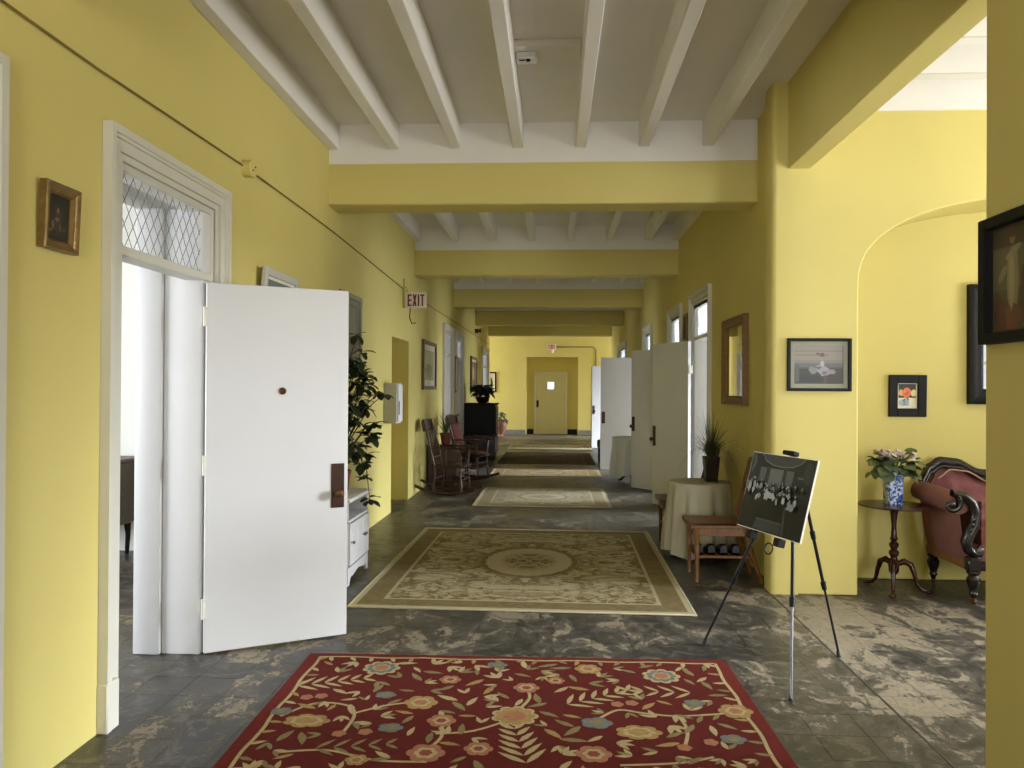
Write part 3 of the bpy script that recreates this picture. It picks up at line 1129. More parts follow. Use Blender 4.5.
def flat_letters(mb, word, x0, z0, h, w, gap, t, y, depth=0.004):
    """stroke letters E X I T built as flat bars in the xz plane"""
    x = x0
    for ch in word:
        ww = w
        if ch == 'E':
            mb.box((x, y - depth, z0), (x + t, y, z0 + h))
            for zz in (z0, z0 + h / 2 - t / 2, z0 + h - t):
                mb.box((x, y - depth, zz), (x + ww, y, zz + t))
        elif ch == 'T':
            mb.box((x, y - depth, z0 + h - t), (x + ww, y, z0 + h))
            mb.box((x + ww / 2 - t / 2, y - depth, z0), (x + ww / 2 + t / 2, y, z0 + h))
        elif ch == 'I':
            ww = t
            mb.box((x, y - depth, z0), (x + t, y, z0 + h))
        elif ch == 'X':
            for s in (0, 1):
                xa, xb = (x, x + ww - t) if s == 0 else (x + ww - t, x)
                vs = [(xa, y - depth, z0), (xa + t, y - depth, z0), (xb + t, y - depth, z0 + h), (xb, y - depth, z0 + h),
                      (xa, y, z0), (xa + t, y, z0), (xb + t, y, z0 + h), (xb, y, z0 + h)]
                mb.add(vs, [(0, 1, 2, 3), (7, 6, 5, 4), (0, 4, 5, 1), (1, 5, 6, 2), (2, 6, 7, 3), (3, 7, 4, 0)])
        x += ww + gap


EY = on_x(403, 290, XL).y
e0, e1 = on_y(405.5, 308, EY), on_y(426, 292.5, EY)
ex = thing('exit_sign', 'red lettered exit sign hung on the left wall above the niche', 'exit sign', (XL, EY, e0.z))
w_, h_ = e1.x - e0.x, e1.z - e0.z
xo = e0.x - XL
mb = MB()
mb.box((xo, 0, 0), (xo + w_, 0.05, h_), 0.005)
mb.build('sign_box', M['sign_white'], ex)
mb = MB()
lw = w_ * 0.2
flat_letters(mb, 'EXIT', xo + w_ * 0.10, h_ * 0.12, h_ * 0.76, lw, w_ * 0.05, w_ * 0.075, 0.0)
mb.build('letters', simple('exit_red', lin(120, 24, 28), 0.5), ex, smooth=False)
mb = MB()
mb.tube([(0.0, 0.02, 0.28), (xo * 0.5, 0.02, 0.28), (xo + 0.02, 0.02, 0.26), (xo + 0.03, 0.02, h_)], 0.012, 8)
mb.tube([(0.012, 0.02, 0.38), (0.012, 0.02, 0.0)], 0.014, 8)
mb.build('bracket', M['yellow'], ex)
mb = MB()
mb.tube([(xo + 0.06, 0.02, 0.0), (xo + 0.05, 0.02, -0.12), (xo + 0.08, 0.02, -0.2), (xo + 0.13, 0.02, -0.19)], 0.008, 8)
mb.build('dangling_wire', M['conduit'], ex)

# exit sign over the end door
c = on_y(552, 347, Y_END)
ex2 = thing('exit_sign', 'tiny red exit sign above the far end door', 'exit sign', (c.x - 0.14, Y_END, c.z - 0.10))
mb = MB()
mb.box((0, -0.06, 0), (0.28, 0, 0.20), 0.005)
mb.build('sign_box', M['sign_white'], ex2)
mb = MB()
flat_letters(mb, 'EXIT', 0.03, 0.03, 0.14, 0.05, 0.012, 0.018, -0.06)
mb.build('letters', M['red_sign'], ex2, smooth=False)
mb = MB()
mb.lathe([(0.03, -0.1), (0.045, -0.06), (0.03, 0.0)], 14)
mb.build('lamp', M['sign_white'], ex2, loc=(0.17, -0.05, 0))
pr = on_y(596, 346, Y_END)
conduit('end_wall_conduit', 'yellow conduit running from the far exit sign down the end wall',
        [(c.x + 0.15, Y_END - 0.015, c.z), (pr.x - 0.1, Y_END - 0.015, c.z), (pr.x, Y_END - 0.015, c.z - 0.1), (pr.x, Y_END - 0.015, 0.2)], 0.015, 'conduit')
p = on_x(475, 331, XL)
el = thing('emergency_lamp', 'small wall lamp high on the far left wall', 'lamp', (XL, p.y, p.z))
mb = MB()
mb.box((0, -0.05, -0.05), (0.08, 0.05, 0.05), 0.006)
mb.build('mount', M['bronze'], el)
mb = MB()
mb.lathe([(0.02, 0), (0.05, 0.05), (0.05, 0.07)], 14, T=frame_T((0.08, 0, 0), (0, 1, 0), (0, 0, 1)))
mb.build('head', M['bronze'], el)

# metal box on the left wall
by0, by1 = on_x(383.5, 400, XL).y, on_x(383.5, 400, XL).y + 0.30
bz1, bz0 = on_x(383.5, 383, XL).z, on_x(383.5, 423.5, XL).z
wb = thing('wall_box', 'pale grey metal box on the left wall beside the niche', 'wall box', (XL, by0, bz0))
mb = MB()
mb.box((0, 0, 0), (0.155, 0.28, bz1 - bz0), 0.006)
mb.build('body', M['box_grey'], wb)
mb = MB()
mb.box((0.15, 0.02, 0.02), (0.172, 0.26, bz1 - bz0 - 0.02), 0.004)
dd = mb.build('door', M['white'], wb)
mb = MB()
mb.box((0.172, 0.03, 0.10), (0.178, 0.06, 0.26), 0.002)
mb.build('latch', M['bronze'], dd)


# ------------------------------------------------------------------ framed pictures
def pic_mesh(shapes, w, h, mat=None):
    """flat print: shapes are (colour, polygon in 0..1), later ones on top"""
    vs, fs, cols = [], [], []
    for k, (col, poly) in enumerate(shapes):
        b = len(vs)
        for (u, v) in poly:
            vs.append(((min(max(u, 0), 1) - 0.5) * w, (min(max(v, 0), 1) - 0.5) * h, 0.00012 * k))
        fs.append(tuple(range(b, b + len(poly))))
        cols.append(lin(*col))
    me = bpy.data.meshes.new('print')
    me.from_pydata(vs, [], fs)
    a = me.attributes.new('ink', 'FLOAT_COLOR', 'CORNER')
    i = 0
    for f, c in zip(me.polygons, cols):
        for _ in f.vertices:
            a.data[i].color = c
            i += 1
    me.materials.append(mat or M['print'])
    return me


def rect(u0, v0, u1, v1):
    return [(u0, v0), (u1, v0), (u1, v1), (u0, v1)]


def blob(u, v, ru, rv, n=12, jag=0.0, seed=1, rot=0.0):
    r_ = random.Random(seed)
    out = []
    for k in range(n):
        a = 2 * PI * k / n
        q = 1 + jag * (r_.random() - 0.5) * 2
        x, y = ru * math.cos(a) * q, rv * math.sin(a) * q
        out.append((u + x * math.cos(rot) - y * math.sin(rot), v + x * math.sin(rot) + y * math.cos(rot)))
    return out


def framed(name, label, cat, T, w, h, fw, depth, frame_mat, shapes, mat_w=0.0, mat_mat='mat_board', inner=None, glass=True, group=None, profile='flat'):
    """picture lying in the local xy plane of T (z points off the wall), centred"""
    t = thing(name, label, cat, group=group)
    t.matrix_world = T
    mb = MB()
    hw, hh = w / 2, h / 2
    if profile == 'flat':
        bands = [(0, fw, 0.0, depth)]
        for (lo, hi) in (((-hw, -hh, 0), (-hw + fw, hh, depth)), ((hw - fw, -hh, 0), (hw, hh, depth)),
                         ((-hw + fw, hh - fw, 0), (hw - fw, hh, depth)), ((-hw + fw, -hh, 0), (hw - fw, -hh + fw, depth))):
            mb.box(lo, hi, 0.003)
    else:
        # stepped and sloping moulding, mitred
        prof = [(0, 0), (0, depth), (fw * 0.18, depth * 1.15), (fw * 0.32, depth * 0.95), (fw * 0.62, depth * 0.75), (fw * 0.78, depth * 0.78), (fw, depth * 0.35), (fw, 0)]
        cors = [(-1, -1), (1, -1), (1, 1), (-1, 1)]
        n = len(prof)
        vs = []
        for cx, cy in cors:
            for d_, z_ in prof:
                vs.append((cx * (hw - d_), cy * (hh - d_), z_))
        fs = []
        for c_ in range(4):
            for k in range(n):
                a0, a1 = c_ * n + k, c_ * n + (k + 1) % n
                b0, b1 = ((c_ + 1) % 4) * n + k, ((c_ + 1) % 4) * n + (k + 1) % n
                fs.append((a0, b0, b1, a1))
        mb.add(vs, fs)
    fr_ = mb.build('frame', M[frame_mat], t, angle=20)
    iw, ih = w - 2 * fw, h - 2 * fw
    z = depth * 0.3
    if mat_w > 0:
        mb = MB()
        a, b_ = iw / 2 + 0.002, ih / 2 + 0.002
        c_, d_ = iw / 2 - mat_w, ih / 2 - mat_w
        vs = [(-a, -b_, z), (a, -b_, z), (a, b_, z), (-a, b_, z), (-c_, -d_, z), (c_, -d_, z), (c_, d_, z), (-c_, d_, z),
              (-c_, -d_, z - .002), (c_, -d_, z - .002), (c_, d_, z - .002), (-c_, d_, z - .002)]
        mb.add(vs, [(0, 1, 5, 4), (1, 2, 6, 5), (2, 3, 7, 6), (3, 0, 4, 7), (4, 5, 9, 8), (5, 6, 10, 9), (6, 7, 11, 10), (7, 4, 8, 11)])
        mb.build('mat_board', M[mat_mat], t, smooth=False)
        iw, ih = 2 * c_, 2 * d_
        z -= 0.002
    if shapes == 'mirror':
        mb = MB()
        mb.box((-iw / 2 - .002, -ih / 2 - .002, 0.001), (iw / 2 + .002, ih / 2 + .002, z))
        mb.build('mirror_glass', M['mirror'], t, smooth=False)
    else:
        me = pic_mesh(shapes, iw, ih)
        inst('picture', me, t, (0, 0, z - 0.004))
        if glass:
            mb = MB()
            mb.box((-(w / 2 - fw), -(h / 2 - fw), z + 0.004), ((w / 2 - fw), (h / 2 - fw), z + 0.0055))
            mb.build('glass', M['picture_glass'], t, smooth=False)
    return t


def T_left(yc, zc, tilt=0.0, off=0.0):
    """on the left wall, facing +X: local x runs toward +Y, local y up"""
    # local x=+Y, y=+Z, z=+X
    m = frame_T((XL + 0.002 + off, yc, zc), (0, 1, 0), (0, 0, 1))
    return m @ Matrix.Rotation(tilt, 4, 'X')


def T_right(X, yc, zc, tilt=0.0):
    m = frame_T((X - 0.002, yc, zc), (0, -1, 0), (0, 0, 1))
    return m @ Matrix.Rotation(tilt, 4, 'X')


def T_front(Y, xc, zc, tilt=0.0, roll=0.0):
    m = frame_T((xc, Y - 0.002, zc), (1, 0, 0), (0, 0, 1))
    return m @ Matrix.Rotation(tilt, 4, 'X') @ Matrix.Rotation(roll, 4, 'Z')


# small gilt picture, near left
a, b = on_x(42, 181, XL + .02), on_x(79, 254, XL + .03)
zt, zb = on_x(40, 179, XL).z, on_x(40, 247, XL).z
sh = [((18, 17, 15), rect(0, 0, 1, 1)), ((34, 26, 18), blob(.45, .45, .35, .35, 14, .2, 3)), ((64, 44, 30), blob(.5, .42, .14, .26, 14, .3, 5)),
      ((120, 102, 76), blob(.46, .47, .10, .05, 10, .2, 6)), ((128, 108, 82), blob(.28, .33, .06, .12, 10, .3, 7)), ((140, 112, 86), blob(.49, .66, .055, .06, 10, .1, 8)),
      ((104, 88, 62), blob(.18, .2, .10, .04, 9, .2, 9)), ((92, 80, 56), blob(.62, .3, .05, .12, 9, .3, 10)), ((74, 62, 46), blob(.78, .27, .10, .05, 9, .2, 12)),
      ((86, 70, 52), blob(.44, .6, .03, .08, 8, .2, 13))]
framed('framed_painting', 'small gilt framed dark painting near the left doorway', 'picture', T_left((a.y + b.y) / 2, (zt + zb) / 2, 0.04, 0.005), b.y - a.y, zt - zb, 0.042, 0.028, 'gold', sh, glass=False, profile='mould')

# picture whose top shows above the open door, leaning from the wall
a, b = on_x(256, 264, XL), on_x(290, 275, XL)
sh = [((70, 84, 84), rect(0, 0, 1, 1)), ((108, 122, 122), rect(0, .6, 1, 1)), ((50, 66, 60), blob(.5, .5, .4, .2, 14, .3, 3)), ((120, 100, 70), rect(0, 0, 1, .25))]
framed('framed_painting', 'silvery framed picture peeking above the open white door', 'picture', T_left((a.y + b.y) / 2, a.z - 0.24, 0.10, 0.02), b.y - a.y, 0.46, 0.05, 0.03,
       'box_grey', sh, mat_w=0.02, mat_mat='paper')

# grey framed picture behind the climbing plant
a, b = on_x(338, 300, XL), on_x(359.5, 300, XL)
sh = [((128, 122, 100), rect(0, 0, 1, 1)), ((150, 144, 118), rect(.1, .45, .9, .95)), ((98, 92, 72), blob(.5, .3, .35, .2, 12, .3, 2))]
framed('framed_painting', 'tall grey framed picture behind the dark leafy plant', 'picture', T_left((a.y + b.y) / 2, 2.02), b.y - a.y, 0.76, 0.05, 0.03, 'mat_board', sh, mat_w=0.04)

# farther pictures on the left wall
a, b = on_x(421.5, 340, XL), on_x(434.5, 345, XL)
zt, zb = on_x(421.5, 339, XL).z, on_x(421.5, 389.5, XL).z
sh = [((170, 164, 122), rect(0, 0, 1, 1)), ((186, 182, 140), rect(.05, .55, .95, .97)), ((130, 128, 84), blob(.5, .35, .38, .2, 14, .25, 3)), ((150, 140, 96), blob(.6, .2, .3, .1, 10, .2, 4))]
framed('framed_painting', 'brown framed pale landscape picture between niche and far doorway', 'picture', T_left((a.y + b.y) / 2, (zt + zb) / 2), b.y - a.y, zt - zb, 0.055, 0.04, 'walnut', sh, mat_w=0.09, mat_mat='paper')
a = on_x(453.5, 351, XL)
framed('framed_painting', 'narrow brown frame between two far left doorways', 'picture', T_left(15.18, 1.78), 0.40, 0.72, 0.04, 0.03, 'gold_dark', sh, mat_w=0.03)
a, b = on_x(470, 358, XL), on_x(476, 360, XL)
sh = [((96, 40, 34), rect(0, 0, 1, 1)), ((170, 150, 130), blob(.5, .5, .25, .3, 12, .2, 3))]
framed('framed_painting', 'dark red framed picture above the black cabinet', 'picture', T_left((a.y + b.y) / 2, 1.86), b.y - a.y, 0.82, 0.07, 0.04, 'mahogany', sh, mat_w=0.05, mat_mat='paper')
# picture on the end wall
a, b = on_y(487, 392, Y_END), on_y(496.5, 372, Y_END)
sh = [((214, 210, 200), rect(0, 0, 1, 1)), ((50, 50, 54), rect(.25, .3, .6, .75)), ((120, 116, 110), rect(.6, .3, .8, .6))]
framed('framed_painting', 'black framed print with white mat on the far end wall', 'picture', T_front(Y_END, (a.x + b.x) / 2, (a.z + b.z) / 2), b.x - a.x, b.z - a.z, 0.05, 0.03, 'black', sh, mat_w=0.03, mat_mat='paper')

# mirror on the right wall
a, b = on_x(749, 313, XR), on_x(726.5, 340, XR)
zt, zb = on_x(749, 313, XR).z, on_x(749, 406, XR).z
framed('wall_mirror', 'tall mirror in a brown wooden frame on the right wall', 'mirror', T_right(XR, (a.y + b.y) / 2, (zt + zb) / 2, 0.0), b.y - a.y, zt - zb, 0.085, 0.045, 'gold_dark', 'mirror', profile='mould')
# small frame between the right-hand doorways
p = on_x(687.5, 328, XR)
sh = [((120, 100, 50), rect(0, 0, 1, 1)), ((150, 130, 80), blob(.5, .5, .3, .3, 10, .2, 2))]
framed('framed_painting', 'small brown frame high between two right-hand doorways', 'picture', T_right(XR, p.y, p.z), 0.34, 0.36, 0.04, 0.03, 'walnut', sh)

# dancer picture on the far pier
a, b = on_y(786.5, 391, Y_P), on_y(850.5, 338.5, Y_P)
sh = [((129, 122, 113), rect(0, 0, 1, 1)), ((142, 134, 123), rect(0, .62, 1, 1)), ((129, 120, 111), rect(0, .84, 1, .88)), ((122, 115, 106), rect(0, .74, .7, .77)),
      ((96, 98, 99), rect(0, .40, 1, .54)), ((79, 80, 82), rect(0, .36, 1, .44)), ((49, 51, 48), rect(0, 0, 1, .40)), ((60, 53, 43), rect(.6, 0, 1, .38)), ((41, 44, 41), rect(.1, .05, .6, .22)),
      ((82, 84, 82), rect(0.02, .05, .10, .5)), ((129, 125, 122), blob(.39, .36, .09, .10, 12, .25, 2)), ((151, 144, 154), blob(.60, .34, .13, .12, 14, .25, 3)), ((144, 129, 137), blob(.76, .32, .10, .07, 12, .2, 4)),
      ((110, 103, 115), blob(.62, .28, .05, .05, 8, .2, 5)), ((172, 165, 170), blob(.57, .53, .045, .08, 10, .1, 6)), ((154, 144, 146), blob(.50, .47, .06, .02, 8, .1, 7)),
      ((161, 137, 125), blob(.55, .68, .025, .08, 8, .1, 8)), ((103, 72, 65), blob(.48, .79, .04, .025, 9, .2, 9)), ((104, 77, 68), blob(.57, .76, .05, .06, 9, .2, 10)), ((94, 72, 65), rect(.60, .0, .63, .22)), ((86, 67, 61), rect(.65, .03, .67, .22))]
framed('framed_painting', 'black framed picture of a pale dancer on the pier', 'picture', T_front(Y_P, (a.x + b.x) / 2, (a.z + b.z) / 2), b.x - a.x, b.z - a.z, 0.022, 0.03, 'black', sh, mat_w=0.032, glass=False)

# flower picture in the arched niche
YB = Y_P + ND
a, b = on_y(888, 416.5, YB), on_y(925.5, 375, YB)
sh = [((226, 214, 180), rect(0, 0, 1, 1)), ((230, 222, 200), rect(.05, .03, .95, .97)), ((34, 28, 24), rect(.08, .42, .92, .97)), ((232, 224, 196), rect(.08, .03, .92, .42)),
      ((170, 188, 196), blob(.28, .22, .2, .13, 12, .1, 2)), ((150, 172, 186), rect(.27, .10, .60, .36)), ((110, 140, 150), rect(.33, .12, .42, .30)),
      ((232, 170, 110), blob(.2, .62, .13, .13, 12, .15, 3)), ((236, 222, 150), blob(.82, .62, .13, .15, 12, .15, 4)), ((232, 120, 66), blob(.48, .62, .21, .19, 14, .12, 5)),
      ((206, 86, 44), blob(.47, .61, .1, .09, 12, .15, 6)), ((240, 150, 100), blob(.40, .67, .06, .05, 10, .15, 7)), ((52, 66, 50), blob(.36, .34, .08, .03, 8, .1, 8, .7)), ((52, 66, 50), blob(.52, .38, .08, .03, 8, .1, 9, -.5))]
framed('framed_painting', 'small black framed picture of orange flowers above the side table', 'picture', T_front(YB, (a.x + b.x) / 2, (a.z + b.z) / 2, 0.03), b.x - a.x, b.z - a.z, 0.066, 0.025, 'black', sh, glass=False)

# big dark mirror frame in the niche, half hidden by the near pier
a = on_y(966.5, 404, YB)
b = on_y(966.5, 285, YB)
wM = 0.72
framed('wall_mirror', 'black carved mirror above the settee, cut by the near pier', 'mirror', T_front(YB, a.x + wM / 2, (a.z + b.z) / 2), wM, b.z - a.z, 0.12, 0.05, 'black', 'mirror', profile='mould')

# draped figure picture on the near pier
XA = XP
a = on_x(977.5, 222, XA - 0.045)
zb = on_x(977.5, 345, XA - 0.045).z
wF, hF = 0.33, a.z - zb
sh = [((92, 86, 62), rect(0, 0, 1, 1)), ((112, 104, 76), rect(0, .4, 1, .8)), ((80, 70, 48), rect(0, .8, 1, 1)), ((98, 66, 48), blob(.25, .15, .2, .2, 12, .3, 2)), ((94, 66, 48), blob(.78, .3, .16, .3, 12, .3, 3)),
      ((150, 140, 108), blob(.5, .48, .14, .36, 14, .15, 4)), ((118, 76, 54), blob(.5, .12, .2, .12, 12, .2, 5)), ((170, 158, 122), blob(.46, .5, .06, .3, 12, .1, 6)), ((160, 148, 112), blob(.5, .74, .2, .04, 10, .1, 7, .3)),
      ((150, 120, 88), blob(.48, .87, .07, .06, 10, .1, 8)), ((96, 62, 40), blob(.48, .92, .09, .05, 10, .1, 9)), ((150, 138, 104), blob(.25, .55, .12, .05, 10, .1, 10, .6))]
framed('framed_painting', 'dark framed picture of a draped standing figure on the near pier', 'picture', T_right(XP, a.y - wF / 2, (a.z + zb) / 2), wF, hF, 0.04, 0.043, 'black', sh, glass=False)


# ------------------------------------------------------------------ rugs
def rug_base(name, label, x0, x1, y0, y1, mats, t=0.011, rz=0.0):
    r_ = thing(name, label, 'rug', ((x0 + x1) / 2, (y0 + y1) / 2, 0.0015), rz)
    return r_, (x1 - x0) / 2, (y1 - y0) / 2


class Flora(MB):
    """flat woven motifs, each a thin polygon just proud of the pile"""
    lv = 0

    def flat(self, pts, mi, z):
        self.lv += 1
        z += 2e-7 * self.lv
        self.add([(x, y, z) for x, y in pts], [tuple(range(len(pts)))], mi)

    def leaf(self, x, y, ang, ln, w, mi, z):
        ca, sa = math.cos(ang), math.sin(ang)
        pts = []
        prof = [(0, 0), (.15, .55), (.4, 1), (.7, .75), (1, 0), (.7, -.55), (.4, -.8), (.15, -.5)]
        for u, v in prof:
            px, py = u * ln, v * w / 2
            pts.append((x + px * ca - py * sa, y + px * sa + py * ca))
        self.flat(pts, mi, z)

    def flower(self, x, y, r, mats, z, petals=8, sx=1.0, sy=1.0):
        for k, (q, mi) in enumerate(mats):
            n = petals * 6
            pts = []
            for i in range(n):
                a = 2 * PI * i / n
                rr = r * q * (0.86 + 0.2 * abs(math.cos(petals * a / 2)) ** 0.7)
                pts.append((x + rr * math.cos(a) * sx, y + rr * math.sin(a) * sy))
            self.flat(pts, mi, z + 0.0004 * (k + 1))

    def stem(self, pts, w, mi, z):
        # ribbon through a Catmull-Rom curve
        P = [Vector((p[0], p[1])) for p in pts]
        Q = []
        for i in range(len(P) - 1):
            p0, p1, p2, p3 = P[max(i - 1, 0)], P[i], P[i + 1], P[min(i + 2, len(P) - 1)]
            for s in range(6):
                t = s / 6
                Q.append(0.5 * ((2 * p1) + (p2 - p0) * t + (2 * p0 - 5 * p1 + 4 * p2 - p3) * t * t + (3 * p1 - p0 - 3 * p2 + p3) * t ** 3))
        Q.append(P[-1])
        L_, R_ = [], []
        for i, q in enumerate(Q):
            d = (Q[min(i + 1, len(Q) - 1)] - Q[max(i - 1, 0)]).normalized()
            n = Vector((-d.y, d.x)) * w / 2
            L_.append(q + n)
            R_.append(q - n)
        self.lv += 1
        z += 2e-7 * self.lv
        vs = [(p.x, p.y, z) for p in L_] + [(p.x, p.y, z) for p in R_]
        k = len(Q)
        self.add(vs, [(i, i + 1, k + i + 1, k + i) for i in range(k - 1)], mi)


# red floral rug
rx0, rx1, ry0, ry1 = -1.325, 0.985, 0.95, 4.285
rug, hx, hy = rug_base('floral_rug', 'dark red rug with cream and blue flowers in the foreground', rx0, rx1, ry0, ry1, None, rz=0.02)
RC = Vector(((rx0 + rx1) / 2, (ry0 + ry1) / 2))
mb = MB()
mb.box((-hx, -hy, 0), (hx, hy, 0.010), 0.004)
mb.build('border', M['rug_edge'], rug)
mb = MB()
mb.box((-hx + 0.075, -hy + 0.06, 0.009), (hx - 0.075, hy - 0.06, 0.0108))
mb.build('field', M['rug_red'], rug, smooth=False)
CR, OL, BL, PK, OC, RO = range(6)
Z0 = 0.0112
fl = Flora()


def rp(u, v):
    """place of a motif from its spot in the 1024x218 view of the rug"""
    p = on_z(210 + u / 1.7067, 640 + v / 1.703, 0.012)
    q = Vector((p.x - RC.x, p.y - RC.y))
    c_, s_ = math.cos(-0.02), math.sin(-0.02)
    return (q.x * c_ - q.y * s_, q.x * s_ + q.y * c_)


occupied = []


def fl_flower(uv, r, mats, petals=8, sx=1.0, sy=1.0):
    x, y = uv
    r *= 0.9
    fl.flower(x, y, r, mats, Z0 + 0.001, petals, sx, sy)
    occupied.append((x, y, r * max(sx, sy) * 1.15))


def motifs(place):
    for u, v in ((293, 48), (770, 62)):
        fl_flower(place(u, v), 0.105, [(1.0, CR), (0.78, BL), (0.5, CR), (0.4, PK)], 9)
    fl_flower(place(520, 130), 0.115, [(1.0, CR), (0.85, OC), (0.5, PK)], 9)
    for u, v, r_, sx in ((165, 138, .075, 1.5), (732, 158, .075, 1.45)):
        fl_flower(place(u, v), r_, [(1.0, OC), (0.7, CR), (0.5, OC)], 7, sx, 1.0)
    for u, v, r_ in ((360, 107, .085), (897, 122, .085), (645, 50, .075), (250, 205, .05)):
        fl_flower(place(u, v), r_, [(1.0, OC), (0.6, CR), (0.4, PK)], 6)
    for u, v, r_ in ((540, 82, .07), (395, 138, .07), (368, 193, .085), (458, 186, .065), (655, 195, .08), (410, 68, .06), (590, 70, .05)):
        fl_flower(place(u, v), r_, [(1.0, PK), (0.6, CR), (0.35, RO)], 6)
    for u, v, r_ in ((300, 94, .05), (308, 150, .055), (660, 142, .07), (893, 170, .055), (122, 122, .05), (490, 43, .055), (827, 108, .05)):
        fl_flower(place(u, v), r_, [(1.0, BL), (0.5, OL)], 5, 1.1, 0.9)
    for u, v in ((190, 96), (165, 98), (695, 110), (720, 108), (220, 160), (810, 184), (265, 157), (855, 175)):
        fl_flower(place(u, v), 0.034, [(1.0, PK)], 5)
    # stems
    for pts in ([(120, 130), (180, 108), (235, 112), (246, 130), (225, 160)], [(246, 125), (300, 112), (355, 105)], [(110, 192), (200, 188), (280, 205), (370, 208)],
                [(385, 160), (450, 155), (515, 135)], [(520, 125), (545, 100), (540, 82)], [(655, 140), (695, 120), (740, 125), (800, 130), (890, 125)],
                [(800, 130), (815, 155), (810, 184)], [(860, 200), (800, 210), (700, 214)], [(368, 190), (395, 165), (395, 140)]):
        fl.stem([place(*p) for p in pts], 0.016, CR, Z0 + 0.0006)
    # ferns
    def fern(p, q, n, ln, mi):
        p, q = Vector(place(*p)), Vector(place(*q))
        d = q - p
        a0 = math.atan2(d.y, d.x)
        for k in range(n):
            c_ = p + d * (k / (n - 1))
            sh_ = 1 - 0.45 * k / n
            for s_ in (-1, 1):
                fl.leaf(c_.x, c_.y, a0 + s_ * 0.75, ln * sh_, ln * 0.22, mi, Z0 + 0.0008)
            if k % 2 == 0:
                occupied.append((c_.x, c_.y, ln * 0.75))
    fern((540, 210), (520, 152), 6, 0.15, CR)
    fern((150, 78), (262, 66), 6, 0.13, CR)
    fern((610, 110), (712, 86), 6, 0.13, CR)
    fern((820, 90), (712, 86), 5, 0.12, CR)
    fern((180, 185), (300, 178), 5, 0.11, OL)


motifs(rp)
# the part of the rug below the picture repeats the weave
ystep = 1.32
nflat = len(fl.v)
keep = [(x, y, r_) for x, y, r_ in occupied]


def rp2(u, v):
    x, y = rp(1024 - u, v)
    return (x, y - ystep)


motifs(rp2)


def rp3(u, v):
    x, y = rp(u, v)
    return (x, y - 2 * ystep) if y - 2 * ystep > -hy + 0.15 else (x, -hy + 0.2 + 0.1 * random.random())


motifs(rp3)
rg = random.Random(11)
for _ in range(5200):
    x, y = rg.uniform(-hx + 0.14, hx - 0.14), rg.uniform(-hy + 0.12, hy - 0.12)
    if any((x - a) ** 2 + (y - b) ** 2 < (r_ + 0.034) ** 2 for a, b, r_ in occupied):
        continue
    k = rg.random()
    ang = rg.uniform(0, 2 * PI)
    if k < 0.55:
        ln = rg.uniform(0.06, 0.095)
        for s_ in (-0.45, 0.45) if rg.random() < 0.6 else (-.6, 0, .6):
            fl.leaf(x, y, ang + s_, ln, ln * 0.36, rg.choice((CR, CR, OL)), Z0 + 0.0007)
    else:
        ln = rg.uniform(0.08, 0.13)
        fl.leaf(x - ln / 2 * math.cos(ang), y - ln / 2 * math.sin(ang), ang, ln, ln * 0.33, rg.choice((CR, OL, OL, OC)), Z0 + 0.0007)
    occupied.append((x, y, 0.042))
# cream line with small teeth inside the border
bx_, by_ = hx - 0.075, hy - 0.06
for (p, q) in (((-bx_, -by_), (bx_, -by_)), ((bx_, -by_), (bx_, by_)), ((bx_, by_), (-bx_, by_)), ((-bx_, by_), (-bx_, -by_))):
    p, q = Vector(p), Vector(q)
    n = int((q - p).length / 0.11)
    d = (q - p).normalized()
    nn = Vector((-d.y, d.x))
    fl.stem([p + (q - p) * (k / n) + nn * (0.006 * math.sin(k * 1.7)) for k in range(n + 1)], 0.017, CR, Z0 + 0.0003)
    for k in range(n):
        c_ = p + (q - p) * ((k + .5) / n)
        fl.leaf(c_.x, c_.y, math.atan2(nn.y, nn.x) + rg.uniform(-.9, .9), 0.075, 0.03, rg.choice((CR, OL, OC)), Z0 + 0.0005)
fo = fl.build('floral_pattern', [M['wool_cream'], M['wool_olive'], M['wool_blue'], M['wool_pink'], M['wool_ochre'], M['wool_rose']], rug, smooth=False)
fo['kind'] = 'stuff'


def plain_rug(name, label, x0, x1, y0, y1, rz, mat, fringe=None):
    r_ = thing(name, label, 'rug', ((x0 + x1) / 2, (y0 + y1) / 2, 0.0015), rz)
    hx, hy = (x1 - x0) / 2, (y1 - y0) / 2
    mb = MB()
    mb.box((-hx, -hy, 0), (hx, hy, 0.009), 0.003)
    mb.build('pile', mat, r_)
    mb = MB()
    for lo, hi in (((-hx - .008, -hy - .008, 0), (hx + .008, -hy + .008, .011)), ((-hx - .008, hy - .008, 0), (hx + .008, hy + .008, .011)),
                   ((-hx - .008, -hy, 0), (-hx + .008, hy, .011)), ((hx - .008, -hy, 0), (hx + .008, hy, .011))):
        mb.box(lo, hi, 0.003)
    mb.build('bound_edge', M['rug_bind'] if fringe is None else fringe, r_)
    return r_


